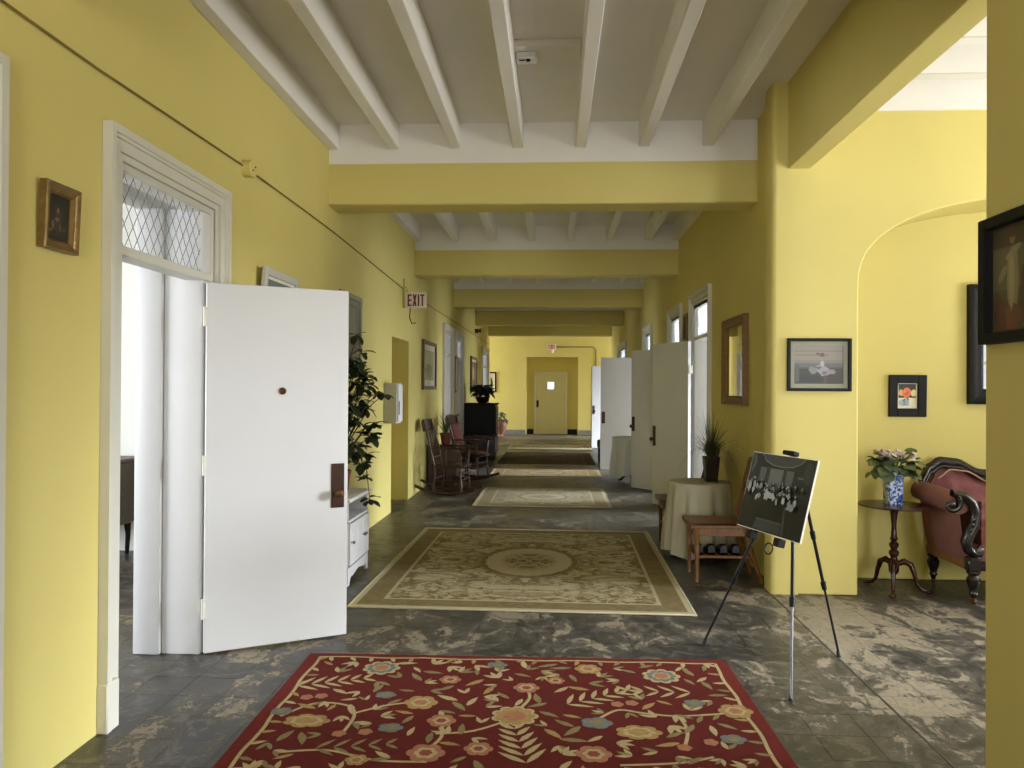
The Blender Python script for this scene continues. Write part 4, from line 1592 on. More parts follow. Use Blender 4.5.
LIGHT, BROWN = lin(178, 167, 136), lin(106, 90, 54)
plain_rug('medallion_rug', 'large cream and brown rug with an oval medallion', -1.38, 0.965, 5.18, 8.16, -0.012,
          cream_rug_material('medallion_weave', 1.175, 1.485, 0.37, 0.52, LIGHT, BROWN))
plain_rug('medallion_rug', 'smaller pale cream rug lying beside the rocking chairs', -1.03, 0.74, 9.8, 11.57, 0.0,
          cream_rug_material('pale_weave', 0.885, 0.9, 0.3, 0.3, lin(196, 188, 164), lin(150, 138, 108)))
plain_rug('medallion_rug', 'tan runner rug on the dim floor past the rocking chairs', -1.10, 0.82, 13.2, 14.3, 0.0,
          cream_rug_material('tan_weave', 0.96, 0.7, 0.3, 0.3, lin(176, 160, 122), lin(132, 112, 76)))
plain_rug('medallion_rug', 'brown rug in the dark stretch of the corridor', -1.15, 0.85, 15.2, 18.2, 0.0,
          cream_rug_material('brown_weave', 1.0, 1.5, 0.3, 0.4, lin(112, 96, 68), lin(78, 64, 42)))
plain_rug('medallion_rug', 'bright cream rug nearest the end door', -1.15, 0.95, 19.1, 20.7, 0.0,
          cream_rug_material('cream_weave', 1.05, 0.8, 0.3, 0.3, lin(212, 202, 170), lin(176, 164, 126)))


# ------------------------------------------------------------------ easel with the photograph
F1, F2, F3 = on_z(703.5, 645), on_z(791, 701), on_z(839, 657)
AP = Vector((1.30, 4.28, 1.13))
nb = (F2 - F1).cross(AP - F1).normalized()
if nb.x > 0:
    nb = -nb                      # faces the corridor
base = Vector((F1.x + F2.x + F3.x, F1.y + F2.y + F3.y, 0)) / 3
es = thing('tripod_easel', 'black folding tripod easel standing beside the pier', 'easel', base)


def rel(p):
    return Vector(p) - base


hub = AP - nb * 0.012
for k, ft in enumerate((F1, F2, F3)):
    top = hub + (Vector((ft.x, ft.y, 0)) - Vector((hub.x, hub.y, 0))).normalized() * 0.02
    d = ft - top
    mb = MB()
    mb.tube([rel(top), rel(top + d * 0.64)], 0.0095, 10)
    lg = mb.build('leg', M['black_metal'], es)
    mb = MB()
    mb.tube([rel(top + d * 0.60), rel(ft + Vector((0, 0, 0.012)))], 0.0068, 10)
    mb.build('lower_leg', M['grey_metal'] if k == 1 else M['black_metal'], lg)
    for q in (0.38, 0.635) if k != 1 else (0.62,):
        mb = MB()
        mb.tube([rel(top + d * (q - 0.02)), rel(top + d * (q + 0.018))], [0.015, 0.013], 12)
        mb.build('clamp', M['black'], lg)
    mb = MB()
    mb.tube([rel(ft + Vector((0, 0, 0.0))), rel(ft - d.normalized() * 0.035)], [0.012, 0.009], 10)
    mb.build('rubber_foot', M['rubber'], lg)
mb = MB()
mb.tube([rel(hub - Vector((0, 0, 0.06))), rel(hub + Vector((0, 0, 0.035)))], [0.02, 0.018], 12)
mb.build('hub', M['black'], es)
up = (AP - (F1 + F2) / 2).normalized()
along = (F2 - F1).normalized()
mb = MB()
c_ = AP + nb * 0.005 + up * 0.025
mb.box((-0.05, -0.012, -0.012), (0.05, 0.012, 0.03), 0.005, T=Matrix.Translation(-base) @ frame_T(c_, along, up))
mb.build('top_clip', M['black'], es)
bot = on_plane(768, 534, F1 + nb * 0.012, nb)
for s_ in (-0.14, 0.12):
    p = bot + along * s_
    mb = MB()
    mb.box((-0.022, -0.05, -0.02), (0.022, -0.004, 0.03), 0.004, T=Matrix.Translation(-base) @ frame_T(p, along, up))
    mb.build('support_peg', M['black'], es)
mb = MB()
pts = [bot + along * (0.02 + 0.035 * math.sin(t)) - up * (0.045 + 0.03 * (1 - math.cos(t))) - nb * 0.01 for t in [2 * PI * k / 14 for k in range(15)]]
mb.tube([rel(p) for p in pts], 0.004, 6)
mb.build('strap', M['black'], es)

TL, TR, BR, BLc = [on_plane(x, y, F1 + nb * 0.018, nb) for x, y in ((756.5, 451.5), (821.4, 461.5), (798.8, 543), (736.4, 524.5))]
ctr = (TL + TR + BR + BLc) / 4
ux = ((TR - TL) + (BR - BLc)).normalized()
uy = ((TL - BLc) + (TR - BR)).normalized()
uy = (uy - ux * uy.dot(ux)).normalized()
bw, bh = ((TR - TL).length + (BR - BLc).length) / 2, ((TL - BLc).length + (TR - BR).length) / 2
bt = thing('photo_board', 'black and white group photograph mounted on a board on the easel', 'photograph')
bt.matrix_world = frame_T(ctr, ux, uy)
mb = MB()
mb.box((-bw / 2, -bh / 2, -0.005), (bw / 2, bh / 2, 0.005), 0.001)
mb.build('foam_board', M['paper'], bt)
sh = [((34, 36, 34), rect(0, 0, 1, 1)), ((46, 48, 46), rect(0, .52, 1, 1)), ((66, 68, 64), [(.16, 1), (.84, 1), (.76, .90), (.62, .86), (.45, .86), (.3, .88), (.22, .92)]),
      ((94, 96, 90), [(.15, .995), (.17, .995), (.24, .90), (.36, .855), (.52, .845), (.68, .865), (.8, .93), (.85, .995), (.83, .995), (.78, .93), (.67, .88), (.52, .862), (.37, .872), (.25, .915)]),
      ((84, 86, 80), rect(.18, .56, .28, .82)), ((98, 100, 94), rect(.34, .54, .55, .82)), ((88, 90, 84), rect(.60, .54, .71, .82)), ((58, 60, 56), rect(.29, .5, .33, .84)), ((58, 60, 56), rect(.555, .5, .595, .84)),
      ((52, 54, 50), blob(.05, .88, .05, .12, 12)), ((80, 82, 76), [(.03, .74), (.05, .74), (.09, .88), (.06, .97), (.03, .97), (.06, .88)]), ((60, 62, 58), blob(.92, .82, .07, .14, 12)), ((92, 94, 88), rect(.78, .74, .86, .765)),
      ((26, 28, 26), rect(0, 0, 1, .40)), ((20, 22, 20), [(.25, .0), (.75, .0), (.68, .36), (.3, .36)]), ((52, 54, 52), [(.26, .02), (.7, .02), (.68, .16), (.3, .16)]), ((66, 68, 66), [(.26, .14), (.7, .14), (.69, .16), (.29, .16)]),
      ((60, 62, 60), [(.71, .02), (.74, .02), (.70, .36), (.68, .36)])]
rq = random.Random(5)
for k in range(46):
    u = rq.uniform(.07, .92)
    v = .50 + rq.uniform(-.10, .09) - 0.10 * max(0, u - .55)
    sh.append(((20 + rq.randrange(20),) * 3, blob(u, v + .04, .028, .045, 9, .2, k)))
    g = rq.randrange(96, 150)
    sh.append(((g, g, g - 4), blob(u, v + .075, .013, .02, 8, .1, k + 50)))
    if rq.random() < .55:
        g = rq.randrange(110, 165)
        sh.append(((g, g, g - 5), blob(u + .01, v - .005, .022, .045, 8, .35, k + 90)))
sh += [((150, 150, 144), blob(.45, .47, .10, .05, 14, .35, 7)), ((128, 130, 124), blob(.80, .38, .06, .05, 10, .3, 8)), ((138, 138, 132), blob(.10, .55, .03, .07, 9, .3, 9)),
       ((170, 170, 164), rect(.0, .60, .07, .605)), ((170, 170, 164), rect(.065, .50, .07, .605))]
inst('photo_print', pic_mesh(sh, bw - 0.006, bh - 0.006, M['photo']), bt, (0, 0, 0.0053))


# ------------------------------------------------------------------ plank chairs by the draped table
def keyhole(outer, hole):
    """outline with a round hole cut in, as one polygon"""
    i = min(range(len(outer)), key=lambda k: (outer[k][0] - hole[0][0]) ** 2 + (outer[k][1] - hole[0][1]) ** 2)
    return outer[i:] + outer[:i + 1] + hole[::-1] + [hole[-1]]


def make_plank_chair(name, label, loc, rz, mat, shelf):
    t = thing(name, label, 'chair', loc, rz, 'wooden chairs at the draped table')
    w, dp, sz = 0.40, 0.42, 0.46
    mb = MB()
    mb.grid(lambda u, v: ((u - .5) * (w + .02 - .05 * v), -dp / 2 - .02 + (dp + .03) * v, sz - 0.012 * math.sin(PI * u) * math.sin(PI * min(1, v * 1.1))), 14, 12)
    mb.box((-w / 2 - .01, -dp / 2 - .02, sz - 0.045), (w / 2 + .01, -dp / 2 + .0, sz - 0.001), 0.006)
    mb.box((-w / 2 + .01, -dp / 2, sz - 0.04), (w / 2 - .01, dp / 2, sz - 0.014), 0.004)
    mb.build('seat', mat, t)
    mb = MB()
    mb.box((-w / 2 + .02, -dp / 2 + .012, sz - .10), (w / 2 - .02, -dp / 2 + .032, sz - .035), .003)
    mb.box((-w / 2 + .02, -dp / 2 + .02, sz - .10), (-w / 2 + .04, dp / 2 - .02, sz - .035), .003)
    mb.box((w / 2 - .04, -dp / 2 + .02, sz - .10), (w / 2 - .02, dp / 2 - .02, sz - .035), .003)
    mb.build('apron', mat, t, smooth=False)
    prof = [(.019, .0), (.015, .02), (.016, .16), (.022, .27), (.018, .29), (.024, .31), (.020, .33), (.023, .345), (.023, sz - .03)]
    for s_ in (-1, 1):
        mb = MB()
        mb.lathe(prof, 14)
        mb.build('leg', mat, t, loc=(s_ * (w / 2 - .035), -dp / 2 + .035, 0))
        mb = MB()
        x = s_ * (w / 2 - .03)
        mb.tube([(x, dp / 2 + .115, 0), (x, dp / 2 + .03, .25), (x, dp / 2 - .025, sz - .02), (x, dp / 2 + .02, sz + .14), (x, dp / 2 + .105, .92)], [.016, .019, .021, .019, .015], 8)
        mb.build('leg', mat, t)
    # tall back board: rounded shoulders, hand hole at each end
    T = frame_T((0, dp / 2 - .065, .02), (1, 0, 0), (0, .185, .983))
    hw = w / 2 + .01
    out = [(-hw, .72)] + [(-hw + .05 - .05 * math.cos(a), .90 + .05 * math.sin(a)) for a in [PI / 2 * k / 5 for k in range(6)]]
    out += [(-.06, .93), (0, .945), (.06, .93)]
    out += [(hw - .05 + .05 * math.sin(a), .90 + .05 * math.cos(a)) for a in [PI / 2 * k / 5 for k in range(6)]] + [(hw, .72), (.1, .705), (-.1, .705)]
    for sx in (-1, 1):
        pass
    half_l = [p for p in out if p[0] <= 0.0] + []
    hole_l = [(-hw + .062 + .018 * math.cos(a), .885 + .022 * math.sin(a)) for a in [2 * PI * k / 12 for k in range(12)]]
    left = [(0, .705), (-.1, .705), (-hw, .72)] + [(-hw + .05 - .05 * math.cos(a), .90 + .05 * math.sin(a)) for a in [PI / 2 * k / 5 for k in range(6)]] + [(-.06, .93), (0, .945)]
    left = left[::-1]
    mb = MB()
    kl = keyhole(left, hole_l)
    mb.prism(kl, -.009, .009, T=T)
    mb.prism([(-x, y) for x, y in kl][::-1], -.009, .009, T=T)
    mb.build('crest_board', mat, t, angle=30)
    for k in range(6):
        x = -.14 + .056 * k
        mb = MB()
        mb.tube([(x, dp / 2 - .015, sz - .015), (x, dp / 2 + .035, .60), (x, dp / 2 + .07, .73)], [.009, .011, .009], 8)
        mb.build('spindle', mat, t)
    if shelf:
        mb = MB()
        mb.box((-w / 2 + .03, -dp / 2 + .03, .185), (w / 2 - .03, dp / 2 + .05, .205), .004)
        mb.build('shelf', mat, t)
    else:
        for zz, yy in ((.20, -dp / 2 + .035), (.17, dp / 2 + .055)):
            mb = MB()
            mb.cyl((-w / 2 + .03, yy, zz), (w / 2 - .03, yy, zz), .010, n=8)
            mb.build('stretcher', mat, t)
    return t


CH1 = (1.30, 6.27)
make_plank_chair('wooden_chair', 'orange wooden chair nearest the easel with shoes underneath', (CH1[0], CH1[1], 0.0), -PI / 2, M['oak'], True)
make_plank_chair('wooden_chair', 'reddish wooden chair behind the cream draped table', (1.24, 7.56, 0.0), -PI / 2, M['redoak'], False)


def make_shoe(label, loc, rz):
    t = thing('shoe', label, 'shoe', loc, rz, 'black shoes under the chair')
    Ls = 0.24

    def half(u):
        return 0.030 + 0.012 * math.sin(PI * min(1, u * 1.15)) - 0.02 * max(0, u - .85) / .15
    ol = [(half(k / 10), k / 10 * Ls) for k in range(11)] + [(-half(k / 10) * .9, k / 10 * Ls) for k in range(10, -1, -1)]
    mb = MB()
    mb.prism(ol, 0, .014)
    mb.prism([p for p in ol if p[1] < .075] + [], 0.0, .016)
    mb.build('sole', M['rubber'], t)
    mb = MB()
    rings = 11
    hs = [.075, .085, .085, .078, .072, .064, .055, .048, .044, .038, .022]
    vs, fs = [], []
    n = 10
    for i in range(rings):
        u = i / (rings - 1)
        hw_ = half(u) * .93
        for k in range(n):
            a = PI * k / (n - 1)
            vs.append((hw_ * math.cos(a), u * Ls, .012 + (hs[i] - .012) * math.sin(a) ** .6))
    for i in range(rings - 1):
        for k in range(n - 1):
            if i in (1, 2, 3) and k in (3, 4, 5):
                continue               # the opening for the foot
            fs.append((i * n + k, i * n + k + 1, (i + 1) * n + k + 1, (i + 1) * n + k))
    fs.append(tuple(range(n)))
    fs.append(tuple((rings - 1) * n + k for k in range(n))[::-1])
    mb.add(vs, fs)
    mb.build('upper', M['leather'], t, angle=60)
    return t


for k, (dx, lab) in enumerate(((-.15, 'black shoe under the orange chair, nearest the corridor'), (-.055, 'black shoe under the orange chair, second from the corridor'),
                               (.04, 'black shoe under the orange chair, third from the corridor'), (.135, 'black shoe under the orange chair, closest to the wall'))):
    make_shoe(lab, (CH1[0] + dx, CH1[1] - .13, .205), 0.0)


# ------------------------------------------------------------------ draped tables
def draped_table(x, y, r_, h, hem, cmat, lab_t, lab_c, folds=11, phase=0.0, wood='redoak'):
    t = thing('round_table', lab_t, 'table', (x, y, 0))
    mb = MB()
    mb.lathe([(r_ - .02, h - .03), (r_ - .006, h - .022), (r_ - .006, h - .008), (r_ - .01, h - .004)], 32)
    mb.build('table_top', M[wood], t)
    mb = MB()
    mb.lathe([(.04, .10), (.05, .14), (.028, .2), (.035, .35), (.026, .5), (.05, h - .03)], 16)
    mb.build('pedestal', M['black'], t)
    for k in range(3):
        a = 2 * PI * k / 3 + .4
        ca, sa = math.cos(a), math.sin(a)
        mb = MB()
        mb.tube([(.02 * ca, .02 * sa, .16), (.12 * ca, .12 * sa, .13), (.2 * ca, .2 * sa, .04), (.25 * ca, .25 * sa, .018)], [.028, .024, .02, .018], 8)
        mb.build('foot', M['black'], t)

    def cl(u, v):
        a = 2 * PI * u
        if v < .25:
            rr = r_ * v / .25
            return (rr * math.cos(a), rr * math.sin(a), h + .003)
        q = (v - .25) / .75
        if q < .12:
            b_ = q / .12 * PI / 2
            rr = r_ + .012 * math.sin(b_)
            return (rr * math.cos(a), rr * math.sin(a), h + .003 - .015 * (1 - math.cos(b_)))
        d = (q - .12) / .88
        z = h - .012 - d * (h - .012 - hem)
        fold = math.sin(folds * a + phase) + .45 * math.sin(folds * 1.7 * a + 1.3 + phase * 2) + .3 * math.sin(3 * a)
        rr = r_ + .012 + d * .035 + .028 * fold * min(1, d * 1.4)
        return (rr * math.cos(a), rr * math.sin(a), z + .02 * d * math.sin(4 * a + phase))
    mb = MB()
    mb.grid(cl, 140, 22, closed_u=True)
    c_ = mb.build('tablecloth', M[cmat], None, angle=80, loc=(x, y, 0))
    tag(c_, lab_c, 'tablecloth')


draped_table(1.315, 7.02, .265, .675, .05, 'cloth', 'small round table hidden under the cream cloth', 'cream cloth draped to the floor between two wooden chairs', 12, .6)
draped_table(1.27, 12.55, .31, .73, .13, 'grey_cloth', 'small round table with black feet past the right-hand doors', 'grey cloth draped over the table past the right-hand doors', 9, 2.0)


# ------------------------------------------------------------------ plants
def leaf_mesh(name, ln, w, mat, bend=.25, fold=.25, n=5, blunt=False):
    vs, fs = [], []
    for i in range(n + 1):
        u = i / n
        hw_ = w / 2 * (math.sin(PI * min(1, u ** .8)) ** .75 if 0 < u < 1 else 0.02)
        if blunt:
            hw_ = w / 2 * (math.sin(PI * u ** 1.5) ** .55 if 0 < u < 1 else (0.04 if u < .5 else .22))
        z = -bend * ln * u * u
        vs += [(-hw_, u * ln, z + fold * hw_), (0, u * ln, z), (hw_, u * ln, z + fold * hw_)]
    for i in range(n):
        a = i * 3
        fs += [(a, a + 1, a + 4, a + 3), (a + 1, a + 2, a + 5, a + 4)]
    me = bpy.data.meshes.new(name)
    me.from_pydata(vs, [], fs)
    me.materials.append(mat)
    me.polygons.foreach_set('use_smooth', [True] * len(me.polygons))
    return me


def blades(mb, c, n, ln, spread, rg_, w=.006, droop=.5, xlo=-9, xhi=9):
    for k in range(n):
        a = rg_.uniform(0, 2 * PI)
        L_ = ln * rg_.uniform(.6, 1.1)
        out = rg_.uniform(.15, 1.0) * spread
        dr = droop * rg_.uniform(.3, 1.2) * out
        ca, sa = math.cos(a), math.sin(a)
        pts = []
        for i in range(7):
            u = i / 6
            rr = .012 + out * L_ * (u ** 1.3)
            z = L_ * (u * (1.05 - .35 * out)) - dr * L_ * u ** 2.6
            pts.append(Vector((min(max(c[0] + rr * ca, xlo), xhi), c[1] + rr * sa, c[2] + z)))
        sd_ = Vector((-sa, ca, 0))
        vs = []
        for i, p in enumerate(pts):
            hw_ = w * (1 - .85 * (i / 6) ** 1.5)
            vs += [p - sd_ * hw_, p + sd_ * hw_]
        mb.add(vs, [(2 * i, 2 * i + 1, 2 * i + 3, 2 * i + 2) for i in range(6)])


rg = random.Random(21)
# grassy plant in a dark vase on the draped table
tp = on_z(711, 481.5, .678)
gp = thing('potted_grass', 'grassy plant in a dark vase on the cream draped table', 'plant', (tp.x, tp.y, .678))
mb = MB()
mb.box((-.052, -.052, 0), (.052, .052, .01), .004)
T = Matrix.Identity(4)
vs = []
for z, q in ((0, .05), (.06, .054), (.18, .064), (.225, .066)):
    vs += [(-q, -q, z), (q, -q, z), (q, q, z), (-q, q, z)]
fs = [(4 * i + k, 4 * i + (k + 1) % 4, 4 * i + 4 + (k + 1) % 4, 4 * i + 4 + k) for i in range(3) for k in range(4)]
mb.add(vs, fs)
mb.build('vase', M['dark_pot'], gp, smooth=False)
mb = MB()
mb.box((-.062, -.062, .20), (.062, .062, .208))
mb.build('soil', M['soil'], gp, smooth=False)
mb = MB()
blades(mb, (0, 0, .2), 210, .47, 1.0, rg, .0028, .9, xhi=XR - .02 - tp.x)
o = mb.build('blades', M['blade'], gp, smooth=False)
o['kind'] = 'stuff'

# white cabinet behind the open door
CX0, CX1, CY0, CY1, CH = XL + .01, -1.55, 5.74, 6.37, .66
cb = thing('white_cabinet', 'small white cabinet with knobs partly hidden by the open door', 'cabinet', (XL + .01, CY0, 0))
dx, dy = CX1 - CX0, CY1 - CY0
mb = MB()
mb.box((0, 0, .10), (.02, dy, CH - .03))
mb.box((0, 0, .10), (dx, .02, CH - .03))
mb.box((0, dy - .02, .10), (dx, dy, CH - .03))
mb.box((0, 0, .10), (dx, dy, .125))
mb.box((0, 0, .47), (dx, dy, .49))
mb.build('body', M['white'], cb, smooth=False)
mb = MB()
mb.box((-.005, -.02, CH - .03), (dx + .025, dy + .02, CH), .006)
mb.build('top', M['white'], cb)
for k in (0, 1, 2):
    mb = MB()
    y0_ = .024 + k * (dy - .048) / 3
    y1_ = y0_ + (dy - .048) / 3 - .004
    mb.box((dx - .002, y0_, .15), (dx + .016, y1_, .465), .003)
    mb.box((dx + .012, y0_ + .035, .20), (dx + .02, y1_ - .035, .415), .003)
    dd = mb.build('door', M['white'], cb)
    mb = MB()
    yk = y1_ - .02 if k == 1 else y0_ + .02
    mb.lathe([(.006, 0), (.005, .012), (.013, .02), (.014, .027), (.006, .032)], 12, T=frame_T((dx + .016, yk, .325), (0, 1, 0), (0, 0, 1)))
    mb.build('knob', M['grey_metal'], dd)
# scalloped plinth
pl = [(0, .13), (0, 0), (.05, 0), (.07, .035), (.10, .055), (.15, .05), (dy / 2, .075), (dy - .15, .05), (dy - .10, .055), (dy - .07, .035), (dy - .05, 0), (dy, 0), (dy, .13)]
mb = MB()
mb.prism(pl, dx - .018, dx + .002, T=frame_T((0, 0, 0), (0, 1, 0), (0, 0, 1)))
mb.build('apron', M['white'], cb, smooth=False)
for yy in (0.0, dy - .03):
    mb = MB()
    mb.box((0, yy, 0), (.03, yy + .03, .12), .003)
    mb.build('foot', M['white'], cb)

# dark leafy plant on it
lp = thing('leafy_plant', 'tall dark leafy plant on the white cabinet behind the door', 'plant', (-1.73, 6.08, CH))
mb = MB()
mb.lathe([(.075, 0), (.09, .03), (.105, .15), (.112, .16), (.112, .18), (.098, .18), (.095, .16)], 20)
mb.build('pot', M['terracotta'], lp)
mb = MB()
mb.lathe([(.096, .150), (.094, .162), (.03, .168)], 16)
mb.build('soil', M['soil'], lp)
lm = [leaf_mesh('leaf', .082 + .014 * k, .054 + .005 * k, M['leaf'], .14 + .1 * k, .25, 6, True) for k in range(3)]
rl = random.Random(4)
# whorls of leaves, densest along a column that leans out into the corridor
whorls = [(.30, .12, .80), (.34, .15, .79), (.24, .16, .52), (.27, .12, .56), (.25, .1, .44), (.20, .14, .30), (.19, .12, .10), (.235, .12, -.06), (.16, .1, 1.13), (.12, .1, 1.26), (.22, .1, .93), (.2, .14, .68)]
for k in range(36):
    z = .22 + .86 * ((k + .5) / 36) + rl.uniform(-.03, .03)
    a = rl.uniform(0, 2 * PI)
    rr = .15 * math.sqrt(rl.random()) * (1.1 - .5 * abs((z - .6) / .6))
    whorls.append((.12 + rr * math.cos(a), .05 + rr * 1.3 * math.sin(a), z))
for k, (x, y, z) in enumerate(whorls):
    if k % 3 == 0 or k < 12:
        mb = MB()
        z0 = .16
        if z < .3:
            pts = [(0, 0, z0), (x * .55, y * .5, .34), (x * .9, y * .8, max(z + .08, .2)), (x, y, z)]
        else:
            pts = [(0, 0, z0), (x * .3, y * .3, z0 + (z - z0) * .45), (x * .7, y * .7, z0 + (z - z0) * .85), (x, y, z)]
        mb.tube(pts, [.007, .005, .004, .0025], 6)
        mb.build('stem', M['stem'], lp)
    nl = 6
    a0 = rl.uniform(0, 2 * PI)
    for m_ in range(nl):
        az = a0 + 2 * PI * m_ / nl + rl.uniform(-.25, .25)
        inst('leaf', lm[rl.randrange(3)], lp, (x, y, z + rl.uniform(-.015, .015)), (rl.uniform(-.7, .55), rl.uniform(-.35, .35), az), rl.uniform(.8, 1.15))


# ------------------------------------------------------------------ tripod side table, vase with flowering plant
tc = on_y(893, 503.5, 6.0)
tb = thing('side_table', 'dark tripod side table with round top in the niche', 'table', (tc.x - .01, 5.96, 0))
TH = tc.z
mb = MB()
mb.lathe([(.20, TH - .022), (.245, TH - .016), (.257, TH - .008), (.255, TH - .001), (.24, TH)], 40)
mb.build('table_top', M['mahogany'], tb)
mb = MB()
mb.lathe([(.02, .12), (.035, .14), (.04, .20), (.028, .235), (.022, .25), (.036, .275), (.036, .29), (.020, .31), (.034, .335), (.034, .35), (.018, .37), (.030, .39), (.022, .40), (.017, .48), (.026, .58), (.03, .6), (.06, TH - .02)], 20)
mb.build('post', M['mahogany'], tb)
for k, a in enumerate((math.radians(-115), math.radians(-20), math.radians(120))):
    ca, sa = math.cos(a), math.sin(a)
    mb = MB()
    prof = [(.02, .20, .020), (.07, .222, .024), (.115, .20, .022), (.14, .13, .017), (.155, .06, .014), (.19, .022, .013), (.235, .014, .013)]
    mb.tube([(r_ * ca, r_ * sa, z) for r_, z, _ in prof], [q for _, _, q in prof], 10)
    lg = mb.build('leg', M['mahogany'], tb)
    mb = MB()
    mb.ball((.238 * ca, .238 * sa, .012), (.03, .022, .012), 12, 6)
    mb.build('pad_foot', M['mahogany'], lg)

vz = on_y(893, 502, 5.985)
vs_ = thing('flower_vase', 'blue and white square vase of pale pink flowers on the side table', 'vase', (vz.x, 5.985, TH))
mb = MB()
prof = [(.0, .050), (.01, .054), (.22, .060), (.235, .064), (.245, .064)]
vv, ff = [], []
oc = [(-1, -.8), (-.8, -1), (.8, -1), (1, -.8), (1, .8), (.8, 1), (-.8, 1), (-1, .8)]
for z, q in prof:
    vv += [(x * q, y * q, z) for x, y in oc]
for z, q in ((.245, .056), (.20, .052)):
    vv += [(x * q, y * q, z) for x, y in oc]
for i in range(len(prof) + 1):
    for k in range(8):
        ff.append((8 * i + k, 8 * i + (k + 1) % 8, 8 * i + 8 + (k + 1) % 8, 8 * i + 8 + k))
ff.append(tuple(range(8))[::-1])
ff.append(tuple(8 * (len(prof) + 1) + k for k in range(8)))
mb.add(vv, ff)
mb.build('vase', M['porcelain'], vs_, angle=25)
lm2 = [leaf_mesh('leaf', .08 + .012 * k, .085 + .006 * k, M['leaf_mid'], .3, .22, 6, True) for k in range(3)]
rv = random.Random(9)
for k in range(80):
    a = rv.uniform(0, 2 * PI)
    up_ = rv.random()
    rr = .03 + .13 * (1 - up_ * .5) * rv.random()
    p = (rr * math.cos(a), rr * math.sin(a), .235 + .12 * up_)
    inst('leaf', lm2[k % 3], vs_, p, (rv.uniform(-.5, .6) + (-.3 if up_ < .4 else .3), rv.uniform(-.4, .4), a - PI / 2), rv.uniform(.8, 1.15))
mbf = MB()
for j in range(5):
    a = 2 * PI * j / 5
    mbf.ball((.010 * math.cos(a), .010 * math.sin(a), 0), (.009, .009, .005), 8, 5)
mbf.ball((0, 0, .003), (.004, .004, .004), 6, 4)
fm = mbf.mesh('flower', M['petal'])
mb = MB()
for k in range(9):
    a = 2 * PI * k / 9
    rr = .05 + .04 * (k % 2)
    mb.tube([(0, 0, .19), (rr * .6 * math.cos(a), rr * .6 * math.sin(a), .3), (rr * math.cos(a), rr * math.sin(a), .36)], [.004, .003, .002], 5)
mb.build('stems', M['stem'], vs_)['kind'] = 'stuff'
for k in range(40):
    cl_ = k % 3
    cx_, cy_ = ((-.06, -.02), (.085, -.03), (.01, .03))[cl_]
    inst('flower', fm, vs_, (cx_ + rv.uniform(-.05, .05), cy_ + rv.uniform(-.05, .05), .37 + rv.uniform(-.03, .035)), (rv.uniform(-.8, .8), rv.uniform(-.8, .8), rv.uniform(0, 3)), rv.uniform(.9, 1.3))


# ------------------------------------------------------------------ settee
SX, SYF, SYB = 2.93, 5.60, 6.235      # left face, front, back
SW = 1.75
D = SYB - SYF
st = thing('victorian_settee', 'mauve tufted settee with dark carved frame in the niche', 'sofa', (SX, SYF, 0))


def crest(x):
    """height of the back's top line, symmetric about the middle"""
    t = abs(x - SW / 2) / (SW / 2)
    pts_ = [(0, .80), (.25, .81), (.5, .86), (.72, .945), (.84, .955), (.93, .90), (1.0, .76)]
    for (a, za), (b, zb_) in zip(pts_, pts_[1:]):
        if a <= t <= b:
            q = (t - a) / (b - a)
            q = q * q * (3 - 2 * q)
            return za + (zb_ - za) * q
    return pts_[-1][1]


# upholstered back with shallow tufts
def back(u, v):
    x = .03 + u * (SW - .06)
    zt_ = crest(x) - .05
    z = .40 + (zt_ - .40) * v
    edge = min(1, min(u, 1 - u) * 14, (1 - v) * 5, v * 6 + .3)
    t1 = math.cos(2 * PI * (x / .30 + z / .26)) * math.cos(2 * PI * (x / .30 - z / .26))
    y = D - .13 - .05 * math.sin(PI * v) ** .6 * edge - .022 * t1 * edge + .10 * v
    return (x, y, z)


mb = MB()
mb.grid(back, 90, 30)
mb.build('back_cushion', M['mauve'], st, angle=80)
mb = MB()
n = 40
poly = [(.02 + (SW - .04) * k / n, crest(.02 + (SW - .04) * k / n) - .02) for k in range(n + 1)]
poly = [(.02, .26)] + poly + [(SW - .02, .26)]
mb.prism(poly, -(D), -(D - .04), T=frame_T((0, 0, 0), (1, 0, 0), (0, 0, 1)))
mb.build('back_panel', M['mauve_side'], st, angle=30)
mb = MB()
for r_, dz, yy in ((.034, 0, D - .05), (.016, -.032, D - .075), (.012, .03, D - .04)):
    mb.tube([(-.07 + (SW + .14) * k / 60, yy, crest(SW / 2 + (k / 30 - 1) * SW / 2) + dz - .004) for k in range(61)], r_, 10)
mb.build('crest_rail', M['carved'], st)
mb = MB()
mb.tube([(.05 + (SW - .1) * k / 60, D - .10, crest(.05 + (SW - .1) * k / 60) - .058) for k in range(61)], .006, 6)
mb.build('back_piping', M['piping'], st)
